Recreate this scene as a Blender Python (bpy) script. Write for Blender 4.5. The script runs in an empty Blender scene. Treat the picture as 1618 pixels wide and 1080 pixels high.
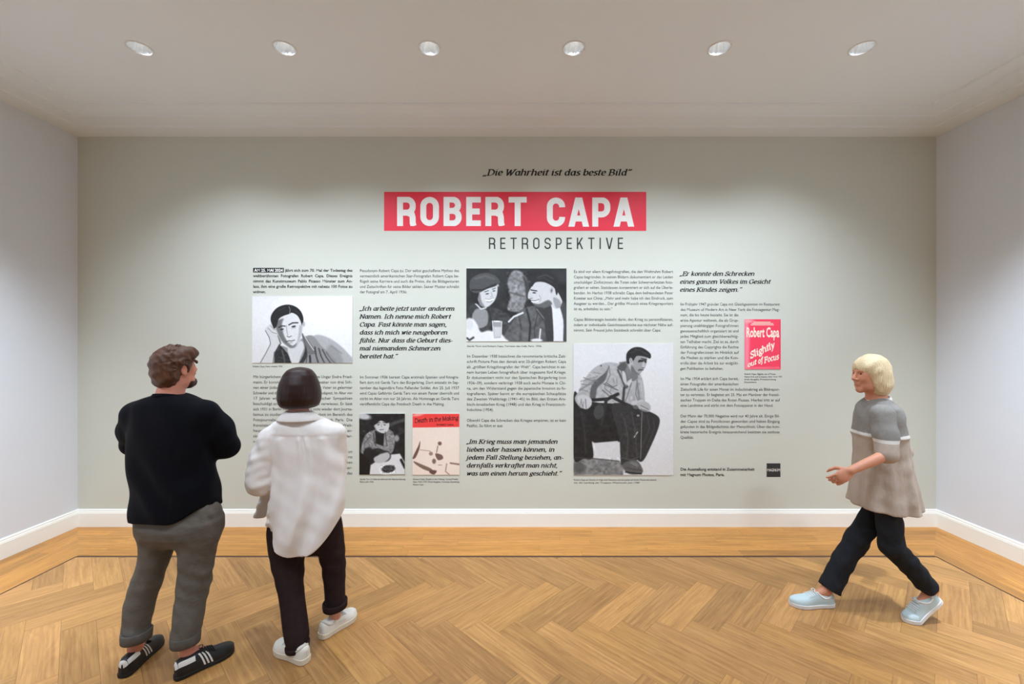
import bpy, bmesh, math, random
import numpy as np
from mathutils import Vector, Matrix

random.seed(7); np.random.seed(7)
S = bpy.context.scene
COL = S.collection
PI = math.pi

# ------------------------------------------------------------------ camera
F, VX, VY, CAMZ = 690.0, 809.0, 537.0, 1.78          # focal length and horizon in photo pixels
cam_d = bpy.data.cameras.new('camera')
cam_d.sensor_width = 36.0
cam_d.lens = F * 36.0 / 1618.0
cam_d.shift_y = -(540.0 - VY) / 1618.0
cam_d.clip_start = 0.05
cam = bpy.data.objects.new('camera', cam_d)
COL.objects.link(cam)
cam.location = (0, 0, CAMZ)
cam.rotation_euler = (PI / 2, 0, 0)
S.camera = cam

# ------------------------------------------------------------------ room measures (metres)
D = 4.18                       # back wall distance
XL, XR = -4.157, 4.06          # side walls
YB = -4.0                      # wall behind the viewer
HW = 3.725                     # top of the painted walls
HC = HW + 0.036                # ceiling
PXM = F / D                    # photo pixels per metre on the back wall
LAMP_X = [-2.53, -1.545, -0.56, 0.42, 1.41, 2.378]
LAMP_Y = 2.965

# ------------------------------------------------------------------ light, exposure
S.view_settings.view_transform = 'Standard'
S.view_settings.look = 'None'
S.view_settings.gamma = 1.0
S.view_settings.use_curve_mapping = False
S.view_settings.exposure = 0.04
w = bpy.data.worlds.new('world'); S.world = w
w.use_nodes = True
w.node_tree.nodes['Background'].inputs[0].default_value = (0.86, 0.93, 1.0, 1)
w.node_tree.nodes['Background'].inputs[1].default_value = 0.2
S.cycles.use_denoising = True
S.cycles.max_bounces = 8
S.cycles.diffuse_bounces = 6

def lamp(name, kind, loc, target, energy, color=(1, 1, 1), **kw):
    d = bpy.data.lights.new(name, kind)
    d.energy = energy; d.color = color
    for k, v in kw.items(): setattr(d, k, v)
    o = bpy.data.objects.new(name, d); COL.objects.link(o)
    o.location = loc
    o.rotation_euler = (Vector(target) - Vector(loc)).to_track_quat('-Z', 'Y').to_euler()
    return o

SPOT_E, SIDE_E, ROW_E, FRONT_E = 108.0, 500.0, 100.0, 170.0
COOL = (0.83, 0.965, 1.13)
for i, x in enumerate(LAMP_X):                        # the six wall washers seen in the photo
    lamp('wall_washer_lamp', 'SPOT', (x, LAMP_Y, HC - 0.012), (x * 0.97, D, 0.35), SPOT_E,
         COOL, spot_size=math.radians(105), spot_blend=1.0, shadow_soft_size=0.06)
for x0, x1 in ((XL + 1.4, XL), (XR - 1.4, XR)):       # their like along the side walls, above the frame
    for y in (2.3, 1.3, 0.3, -0.7, -1.7):
        lamp('wall_washer_lamp', 'SPOT', (x0, y, HC - 0.012), (x1, y, 0.75), SIDE_E * (0.92 if x1 < 0 else 1.0) * (1.25 if y > 2 else 0.5),
             COOL, spot_size=math.radians(87), spot_blend=1.0, shadow_soft_size=0.06)
for x in (-2.3, -0.8, 0.8, 2.3):                      # added fill spots above the viewer, brightening the lower back wall
    lamp('room_fill_lamp', 'SPOT', (x, 0.9, HC - 0.012), (x, 3.7, 0), FRONT_E,
         COOL, spot_size=math.radians(82), spot_blend=1.0, shadow_soft_size=0.09)
for y in (-1.2, -3.0):                                # added fill spots behind the viewer, lifting the overall room light
    for x in (-1.2, 1.2):
        lamp('room_fill_lamp', 'SPOT', (x, y, HC - 0.012), (x, y + 0.12, 0), ROW_E,
             COOL, spot_size=math.radians(120), spot_blend=1.0, shadow_soft_size=0.09)

# ------------------------------------------------------------------ helpers
def lin(c):
    c = c / 255.0
    return c / 12.92 if c <= 0.04045 else ((c + 0.055) / 1.055) ** 2.4
def rgb(r, g, b): return (lin(r), lin(g), lin(b), 1.0)

def mat(name, col, rough=0.6, metal=0.0, var=0.0, nscale=20.0, stretch=(1, 1, 1), bump=0.0, bdist=0.002,
        bscale=None, spec=0.5, sheen=0.0, emit=0.0, wave=None):
    m = bpy.data.materials.new(name); m.use_nodes = True
    nt = m.node_tree; N = nt.nodes; L = nt.links
    b = N['Principled BSDF']
    b.inputs['Base Color'].default_value = col
    b.inputs['Roughness'].default_value = rough
    b.inputs['Metallic'].default_value = metal
    b.inputs['Specular IOR Level'].default_value = spec
    if sheen: b.inputs['Sheen Weight'].default_value = sheen
    if emit:
        b.inputs['Emission Color'].default_value = col; b.inputs['Emission Strength'].default_value = emit
    tc = N.new('ShaderNodeTexCoord'); mp = N.new('ShaderNodeMapping')
    mp.inputs['Scale'].default_value = stretch
    L.new(tc.outputs['Object'], mp.inputs['Vector'])
    nz = N.new('ShaderNodeTexNoise'); nz.inputs['Scale'].default_value = nscale; nz.inputs['Detail'].default_value = 5
    L.new(mp.outputs['Vector'], nz.inputs['Vector'])
    if var:
        mr = N.new('ShaderNodeMapRange')
        mr.inputs['From Min'].default_value = 0.3; mr.inputs['From Max'].default_value = 0.7
        mr.inputs['To Min'].default_value = 1 - var; mr.inputs['To Max'].default_value = 1 + var
        L.new(nz.outputs['Fac'], mr.inputs['Value'])
        hs = N.new('ShaderNodeHueSaturation'); hs.inputs['Color'].default_value = col
        L.new(mr.outputs['Result'], hs.inputs['Value'])
        L.new(hs.outputs['Color'], b.inputs['Base Color'])
    if bump:
        n2 = nz
        if bscale:
            n2 = N.new('ShaderNodeTexNoise'); n2.inputs['Scale'].default_value = bscale; n2.inputs['Detail'].default_value = 4
            L.new(mp.outputs['Vector'], n2.inputs['Vector'])
        bp = N.new('ShaderNodeBump'); bp.inputs['Strength'].default_value = bump; bp.inputs['Distance'].default_value = bdist
        L.new(n2.outputs['Fac'], bp.inputs['Height']); L.new(bp.outputs['Normal'], b.inputs['Normal'])
    return m

def mesh_obj(name, verts, faces, mats, parent=None, smooth=False, origin=None, mi=None, loc=(0, 0, 0)):
    """one mesh object; verts in world space, stored relative to the parent's location"""
    me = bpy.data.meshes.new(name)
    v = np.asarray(verts, dtype=float)
    off = np.array(parent_loc(parent)) if parent is not None else np.array(loc, dtype=float)
    v = v - off
    me.from_pydata(v.tolist(), [], [list(map(int, f)) for f in faces])
    if not isinstance(mats, (list, tuple)): mats = [mats]
    for m in mats: me.materials.append(m)
    if mi is not None: me.polygons.foreach_set('material_index', np.asarray(mi, dtype=np.int32))
    if smooth: me.polygons.foreach_set('use_smooth', np.ones(len(me.polygons), dtype=bool))
    me.update()
    o = bpy.data.objects.new(name, me); COL.objects.link(o)
    if parent is not None:
        o.parent = parent
    else:
        o.location = loc
    return o

def parent_loc(p):
    l = Vector(p.location)
    while p.parent is not None:
        p = p.parent; l = l + Vector(p.location)
    return l

def tag(o, label=None, cat=None, group=None, kind=None):
    if label: o['label'] = label
    if cat: o['category'] = cat
    if group: o['group'] = group
    if kind: o['kind'] = kind
    return o

def empty(name, loc, label, cat, group=None):
    o = bpy.data.objects.new(name, None); COL.objects.link(o)
    o.location = loc; o.empty_display_size = 0.1
    return tag(o, label, cat, group)

class MB:
    """collects simple solids into one mesh"""
    def __init__(s): s.v = []; s.f = []; s.m = []
    def add(s, vs, fs, m=0):
        n = len(s.v); s.v += [tuple(p) for p in vs]; s.f += [[i + n for i in f] for f in fs]; s.m += [m] * len(fs)
    def box(s, a, b, m=0):
        x0, y0, z0 = a; x1, y1, z1 = b
        s.add([(x0, y0, z0), (x1, y0, z0), (x1, y1, z0), (x0, y1, z0), (x0, y0, z1), (x1, y0, z1), (x1, y1, z1), (x0, y1, z1)],
              [(0, 3, 2, 1), (4, 5, 6, 7), (0, 1, 5, 4), (1, 2, 6, 5), (2, 3, 7, 6), (3, 0, 4, 7)], m)
    def rings(s, R, m=0, close=True, cap=True):
        n = len(R[0]); vs = [p for r in R for p in r]; fs = []
        for i in range(len(R) - 1):
            for j in range(n if close else n - 1):
                k = (j + 1) % n
                fs.append((i * n + j, i * n + k, (i + 1) * n + k, (i + 1) * n + j))
        if cap and close:
            fs.append(list(range(n))[::-1]); fs.append([(len(R) - 1) * n + j for j in range(n)])
        s.add(vs, fs, m)
    def tube(s, pts, r, n=8, m=0):
        P = [Vector(p) for p in pts]; R = []
        for i, p in enumerate(P):
            t = (P[min(i + 1, len(P) - 1)] - P[max(i - 1, 0)]).normalized()
            u = t.orthogonal().normalized() if i == 0 else (u - t * u.dot(t)).normalized()
            v = t.cross(u)
            rr = r[i] if isinstance(r, (list, tuple)) else r
            R.append([tuple(p + u * rr * math.cos(2 * PI * k / n) + v * rr * math.sin(2 * PI * k / n)) for k in range(n)])
        s.rings(R, m)
    def build(s, name, mats, parent=None, smooth=False, loc=(0, 0, 0)):
        return mesh_obj(name, s.v, s.f, mats, parent, smooth, mi=s.m, loc=loc)

# ------------------------------------------------------------------ materials of the room
M = {}
M['wall_back'] = mat('grey_green_wall_paint', rgb(206, 208, 196), 0.75, var=0.012, nscale=1.2, bump=0.25, bscale=140, bdist=0.0015, spec=0.25)
M['wall_side'] = mat('lavender_grey_wall_paint', rgb(220, 223, 228), 0.8, var=0.012, nscale=1.2, bump=0.2, bscale=140, bdist=0.0015, spec=0.25)
M['ceiling'] = mat('warm_white_ceiling_paint', rgb(224, 229, 229), 0.85, var=0.01, nscale=1, bump=0.06, bscale=90, spec=0.2)
M['base'] = mat('cream_baseboard_paint', rgb(245, 244, 236), 0.45, var=0.01, nscale=2, bump=0.05, bscale=60)
M['inlay'] = mat('dark_wenge_inlay', rgb(70, 44, 40), 0.45, var=0.15, nscale=15)
M['gap'] = mat('dark_joint', rgb(96, 66, 42), 0.8)

def oak_material():
    m = bpy.data.materials.new('oiled_oak_planks'); m.use_nodes = True
    nt = m.node_tree; N = nt.nodes; L = nt.links; b = N['Principled BSDF']
    uv = N.new('ShaderNodeUVMap'); uv.uv_map = 'uv'
    at = N.new('ShaderNodeAttribute'); at.attribute_name = 'tone'
    mp = N.new('ShaderNodeMapping'); mp.inputs['Scale'].default_value = (2.6, 60.0, 1.0)
    L.new(uv.outputs['UV'], mp.inputs['Vector'])
    n1 = N.new('ShaderNodeTexNoise'); n1.inputs['Scale'].default_value = 1.0; n1.inputs['Detail'].default_value = 6; n1.inputs['Distortion'].default_value = 0.6
    L.new(mp.outputs['Vector'], n1.inputs['Vector'])
    mp2 = N.new('ShaderNodeMapping'); mp2.inputs['Scale'].default_value = (1.6, 9.0, 1.0)
    L.new(uv.outputs['UV'], mp2.inputs['Vector'])
    n2 = N.new('ShaderNodeTexNoise'); n2.inputs['Scale'].default_value = 1.6; n2.inputs['Detail'].default_value = 3; n2.inputs['Distortion'].default_value = 1.4
    L.new(mp2.outputs['Vector'], n2.inputs['Vector'])
    # cathedral grain rings
    mth = N.new('ShaderNodeMath'); mth.operation = 'MULTIPLY'; mth.inputs[1].default_value = 26.0
    L.new(n2.outputs['Fac'], mth.inputs[0])
    sn = N.new('ShaderNodeMath'); sn.operation = 'SINE'; L.new(mth.outputs[0], sn.inputs[0])
    mx = N.new('ShaderNodeMath'); mx.operation = 'MULTIPLY_ADD'; mx.inputs[1].default_value = 0.05
    L.new(sn.outputs[0], mx.inputs[0]); L.new(n1.outputs['Fac'], mx.inputs[2])
    rp = N.new('ShaderNodeValToRGB')
    rp.color_ramp.elements[0].position = 0.18; rp.color_ramp.elements[0].color = rgb(150, 104, 56)
    rp.color_ramp.elements[1].position = 0.80; rp.color_ramp.elements[1].color = rgb(198, 148, 88)
    L.new(mx.outputs[0], rp.inputs['Fac'])
    mul = N.new('ShaderNodeMix'); mul.data_type = 'RGBA'; mul.blend_type = 'MULTIPLY'; mul.inputs['Factor'].default_value = 1.0
    L.new(rp.outputs['Color'], mul.inputs['A']); L.new(at.outputs['Color'], mul.inputs['B'])
    L.new(mul.outputs['Result'], b.inputs['Base Color'])
    b.inputs['Roughness'].default_value = 0.42
    b.inputs['Specular IOR Level'].default_value = 0.45
    bp = N.new('ShaderNodeBump'); bp.inputs['Strength'].default_value = 0.12; bp.inputs['Distance'].default_value = 0.001
    L.new(mx.outputs[0], bp.inputs['Height']); L.new(bp.outputs['Normal'], b.inputs['Normal'])
    return m
M['oak'] = oak_material()

# ------------------------------------------------------------------ room shell
def structure(mb, name, m, smooth=False):
    return tag(mb.build(name, m, None, smooth), kind='structure')

T = 0.15
a = MB(); a.box((XL - T, D, -0.1), (XR + T, D + T, HC + 0.1)); structure(a, 'wall_back', M['wall_back'])
a = MB(); a.box((XL - T, YB, -0.1), (XL, D, HC + 0.1)); structure(a, 'wall_left', M['wall_side'])
a = MB(); a.box((XR, YB, -0.1), (XR + T, D, HC + 0.1)); structure(a, 'wall_right', M['wall_side'])

# ceiling with six round openings for the recessed lights
HOLE = 0.071
def ceiling():
    mb = MB(); y0, y1 = LAMP_Y - 0.15, LAMP_Y + 0.15
    z = HC
    mb.add([(XL, YB, z), (XR, YB, z), (XR, y0, z), (XL, y0, z)], [(0, 1, 2, 3)])
    mb.add([(XL, y1, z), (XR, y1, z), (XR, D, z), (XL, D, z)], [(0, 1, 2, 3)])
    xs = [XL] + [v for x in LAMP_X for v in (x - 0.15, x + 0.15)] + [XR]
    for i in range(0, len(xs), 2):
        mb.add([(xs[i], y0, z), (xs[i + 1], y0, z), (xs[i + 1], y1, z), (xs[i], y1, z)], [(0, 1, 2, 3)])
    n = 32
    for x in LAMP_X:
        ins, out = [], []
        for k in range(n):
            t = 2 * PI * (k + 0.5) / n; c, s_ = math.cos(t), math.sin(t); q = 0.15 / max(abs(c), abs(s_))
            ins.append((x + HOLE * c, LAMP_Y + HOLE * s_, z)); out.append((x + q * c, LAMP_Y + q * s_, z))
        cor = []
        mb.rings([ins, out], cap=False)
        for sx in (-1, 1):
            for sy in (-1, 1):
                cpt = (x + 0.15 * sx, LAMP_Y + 0.15 * sy, z)
                near = sorted(out, key=lambda p: (p[0] - cpt[0]) ** 2 + (p[1] - cpt[1]) ** 2)[:2]
                mb.add([cpt] + near, [(0, 1, 2)])
    # slab above, clear of the lamp housings
    mb.box((XL - T, YB - T, HC + 0.22), (XR + T, D + T, HC + 0.3))
    return structure(mb, 'ceiling', M['ceiling'])
ceiling()

# stepped moulding around the ceiling and baseboards (profiles: distance from wall, height)
CROWN = [(0, HW), (0.185, HW), (0.192, HW + 0.012), (0.355, HW + 0.012), (0.362, HW + 0.024), (0.53, HW + 0.024), (0.537, HC - 0.0004), (0.537, HC + 0.004), (0, HC + 0.004)]
BASE = [(0, 0), (0.02, 0), (0.02, 0.128), (0.0175, 0.132), (0.0175, 0.138), (0.012, 0.146), (0.011, 0.156), (0.006, 0.164), (0, 0.165)]
def trim_run(name, prof, side, m):
    mb = MB(); A, B = [], []
    for d, z in prof:
        if side == 'back': A.append((XL + d, D - d, z)); B.append((XR - d, D - d, z))
        if side == 'left': A.append((XL + d, YB + d, z)); B.append((XL + d, D - d, z))
        if side == 'right': A.append((XR - d, YB + d, z)); B.append((XR - d, D - d, z))
        if side == 'front': A.append((XL + d, YB + d, z)); B.append((XR - d, YB + d, z))
    mb.rings([A, B])
    o = structure(mb, name, m)
    bm = bmesh.new(); bm.from_mesh(o.data); bmesh.ops.recalc_face_normals(bm, faces=bm.faces); bm.to_mesh(o.data); bm.free()
    return o
for i, sd in enumerate(('back', 'left', 'right')):
    trim_run('trim_%d' % (i + 1), CROWN, sd, M['ceiling'])
    trim_run('baseboard_' + sd, BASE, sd, M['base'])

# ------------------------------------------------------------------ parquet floor: herringbone field, dark inlay, straight border
def clip_poly(P, axis, val, keep_less):
    out = []
    for i in range(len(P)):
        p, q = P[i], P[(i + 1) % len(P)]
        pi = p[axis] <= val if keep_less else p[axis] >= val
        qi = q[axis] <= val if keep_less else q[axis] >= val
        if pi: out.append(p)
        if pi != qi:
            t = (val - p[axis]) / (q[axis] - p[axis])
            out.append(tuple(p[k] + t * (q[k] - p[k]) for k in range(4)))
    return out

def floor():
    V, FA, MI, UV, TN = [], [], [], [], []
    def poly(P, mi, tone):
        if len(P) < 3: return
        n = len(V)
        ar = sum(P[i][0] * P[(i + 1) % len(P)][1] - P[(i + 1) % len(P)][0] * P[i][1] for i in range(len(P)))
        if ar < 0: P = P[::-1]
        for p in P: V.append((p[0], p[1], -0.0015 if mi == 2 else 0.0)); UV.append((p[2], p[3])); TN.append(tone)
        FA.append(list(range(n, n + len(P)))); MI.append(mi)
    ix0, ix1, iy0, iy1 = XL + 0.567, XR - 0.567, YB + 0.58, D - 0.585     # inlay line
    iw = 0.013
    poly([(XL, YB, 0, 0), (XR, YB, 0, 0), (XR, D, 0, 0), (XL, D, 0, 0)], 2, (1, 1, 1, 1))
    rnd = random.Random(11)
    def tone(lo=0.80, hi=1.13):
        t = rnd.uniform(lo, hi)
        if rnd.random() < 0.12: t *= rnd.choice((0.78, 0.86, 1.16))
        return (t * rnd.uniform(0.985, 1.015), t, t * rnd.uniform(0.94, 1.04), 1)
    g = 0.0005
    Lp, n = 0.63, 4; wp = Lp / n; r2 = math.sqrt(0.5)
    oy = 2.72 + wp * r2 / 2; ox = 0.03
    def plank(p0, p1, q0, q1, along_p):
        t = tone(); uo, vo = rnd.uniform(0, 60), rnd.uniform(0, 60)
        P = []
        for p, q in ((p0 + g, q0 + g), (p1 - g, q0 + g), (p1 - g, q1 - g), (p0 + g, q1 - g)):
            x = ox + (p - q) * r2; y = oy - (p + q) * r2
            u, v = (p - p0, q - q0) if along_p else (q - q0, p - p0)
            P.append((x, y, u + uo, v + vo))
        for ax, val, le in ((0, ix0 + iw, False), (0, ix1 - iw, True), (1, iy0 + iw, False), (1, iy1 - iw, True)):
            P = clip_poly(P, ax, val, le)
            if len(P) < 3: return
        poly(P, 0, t)
    for m_ in range(-4, 10):
        for k in range(-48, 49):
            plank(k * wp + m_ * Lp, k * wp + Lp + m_ * Lp, -k * wp + m_ * Lp, -k * wp + wp + m_ * Lp, True)
            c = k * wp
            plank(c + m_ * Lp, c + wp + m_ * Lp, Lp - c + m_ * Lp, 2 * Lp - c + m_ * Lp, False)
    # border strips, mitred at the corners
    rows = 6
    for side in range(4):
        for r in range(rows):
            d0 = r * 0.573 / rows; d1 = (r + 1) * 0.573 / rows
            lo, hi = (XL, XR) if side in (0, 1) else (YB, D)
            s = lo - rnd.uniform(0, 1)
            while s < hi:
                e = s + rnd.uniform(0.7, 1.5); t = tone(0.9, 1.1)
                t = (t[0] * 1.16, t[1] * 1.03, t[2] * 0.70, 1)  # warm light along the walls, tinted into the border planks' colour
                uo, vo = rnd.uniform(0, 60), rnd.uniform(0, 60)
                # trapezoid between mitre lines: clip start/end at the diagonal for each edge
                def lim(v, d): return min(max(v, lo + d), hi - d)
                c = [(lim(s + g, d0 + g), d0 + g), (lim(e - g, d0 + g), d0 + g), (lim(e - g, d1 - g), d1 - g), (lim(s + g, d1 - g), d1 - g)]
                P = []
                for v, d in c:
                    x, y = {0: (v, D - d), 1: (v, YB + d), 2: (XL + d, v), 3: (XR - d, v)}[side]
                    P.append((x, y, v + uo, d + vo))
                if c[1][0] > c[0][0] or c[2][0] > c[3][0]: poly(P, 0, t)
                s = e
    for (x0, y0, x1, y1) in ((ix0, iy1 - iw, ix1, iy1), (ix0, iy0, ix1, iy0 + iw), (ix0, iy0, ix0 + iw, iy1), (ix1 - iw, iy0, ix1, iy1)):
        poly([(x0, y0, 0, 0), (x1, y0, 0, 0), (x1, y1, 0, 0), (x0, y1, 0, 0)], 1, (1, 1, 1, 1))
    o = mesh_obj('floor', V, FA, [M['oak'], M['inlay'], M['gap']], mi=MI)
    me = o.data
    ul = me.uv_layers.new(name='uv')
    li = np.zeros(len(me.loops), dtype=np.int32); me.loops.foreach_get('vertex_index', li)
    ul.data.foreach_set('uv', np.array(UV, dtype=np.float32)[li].ravel())
    ca = me.color_attributes.new('tone', 'FLOAT_COLOR', 'POINT')
    ca.data.foreach_set('color', np.array(TN, dtype=np.float32).ravel())
    tag(o, kind='structure')
    return o
floor()

# ------------------------------------------------------------------ recessed ceiling lights
M['ring'] = mat('white_ring_enamel', rgb(225, 225, 222), 0.35)
M['reflector'] = mat('faceted_aluminium', rgb(225, 228, 230), 0.25, metal=0.6, var=0.06, nscale=30)
M['bulb'] = mat('lit_lamp', (1.0, 0.97, 0.92, 1), 0.4, emit=9.0)
def downlight(x, label):
    o = empty('recessed_ceiling_light', (x, LAMP_Y, HC), label, 'ceiling light', 'wall washers in a row')
    n = 48
    def circ(r, z): return [(x + r * math.cos(2 * PI * k / n), LAMP_Y + r * math.sin(2 * PI * k / n), z) for k in range(n)]
    a = MB(); a.rings([circ(0.0795, HC), circ(0.079, HC - 0.004), circ(0.073, HC - 0.006), circ(0.0675, HC - 0.003), circ(0.0675, HC + 0.012), circ(0.0705, HC + 0.012)], cap=False)
    a.build('trim_ring', M['ring'], o, True)
    b = MB(); R = []
    for i in range(9):
        t = i / 8; r = 0.067 - 0.042 * t ** 1.5; z = HC + 0.001 + 0.105 * t
        R.append([(x + r * (1 - (0.035 if k % 4 < 2 else 0)) * math.cos(2 * PI * k / n), LAMP_Y + r * (1 - (0.035 if k % 4 < 2 else 0)) * math.sin(2 * PI * k / n), z) for k in range(n)])
    b.rings(R, cap=False)
    b.build('reflector', M['reflector'], o)
    c = MB(); c.rings([circ(0.024, HC + 0.1), circ(0.024, HC + 0.09), circ(0.016, HC + 0.083), circ(0.004, HC + 0.08)])
    c.build('bulb', M['bulb'], o, True)
ORD = ['leftmost of the six round recessed ceiling lights, near the left wall',
       'second round recessed ceiling light from the left wall',
       'third round recessed ceiling light from the left, left of the ceiling middle',
       'third round recessed ceiling light from the right, right of the ceiling middle',
       'second round recessed ceiling light from the right wall',
       'rightmost of the six round recessed ceiling lights, near the right wall']
for x, l in zip(LAMP_X, ORD): downlight(x, l)

# ------------------------------------------------------------------ wall graphics
WY = D - 0.0012                                        # face of the vinyl lettering
def wallpt(px, py, lift=0.0):
    """a point of the graphics sheet (photo pixels on the back wall) -> metres on the wall"""
    return ((px - VX) / PXM, WY - lift, CAMZ - (py - VY) / PXM)

M['ink'] = mat('black_vinyl', rgb(22, 23, 24), 0.5)
M['ink_soft'] = mat('dark_grey_vinyl', rgb(64, 67, 67), 0.55)
M['ink_white'] = mat('white_vinyl', rgb(240, 238, 232), 0.5)
M['red'] = mat('red_vinyl_banner', rgb(232, 36, 62), 0.5, var=0.015, nscale=3)
M['paper_edge'] = mat('print_board_edge', rgb(225, 226, 224), 0.6)

# --- sans lettering from the built-in font
_glyph = {}
def sans(ch, off):
    key = (ch, off)
    if key in _glyph: return _glyph[key]
    if ch == 'M' and off:                               # its outline does not take an offset
        _glyph[key] = sans('M', 0.0)
        return _glyph[key]
    cu = bpy.data.curves.new('g', 'FONT'); cu.offset = off; cu.resolution_u = 2
    o = bpy.data.objects.new('g', cu); COL.objects.link(o)
    def ev(t):
        cu.body = t
        dg = bpy.context.evaluated_depsgraph_get(); dg.update()
        m = o.evaluated_get(dg).to_mesh()
        v = [(p.co.x, p.co.y) for p in m.vertices]; f = [tuple(p.vertices) for p in m.polygons]
        return v, f
    v, f = ev(ch) if ch != ' ' else ([], [])
    a = max(p[0] for p in ev('H' + ch + 'H')[0]); b = max(p[0] for p in ev('HH')[0])
    bpy.data.objects.remove(o); bpy.data.curves.remove(cu)
    _glyph[key] = (v, f, a - b)
    return _glyph[key]

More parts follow.
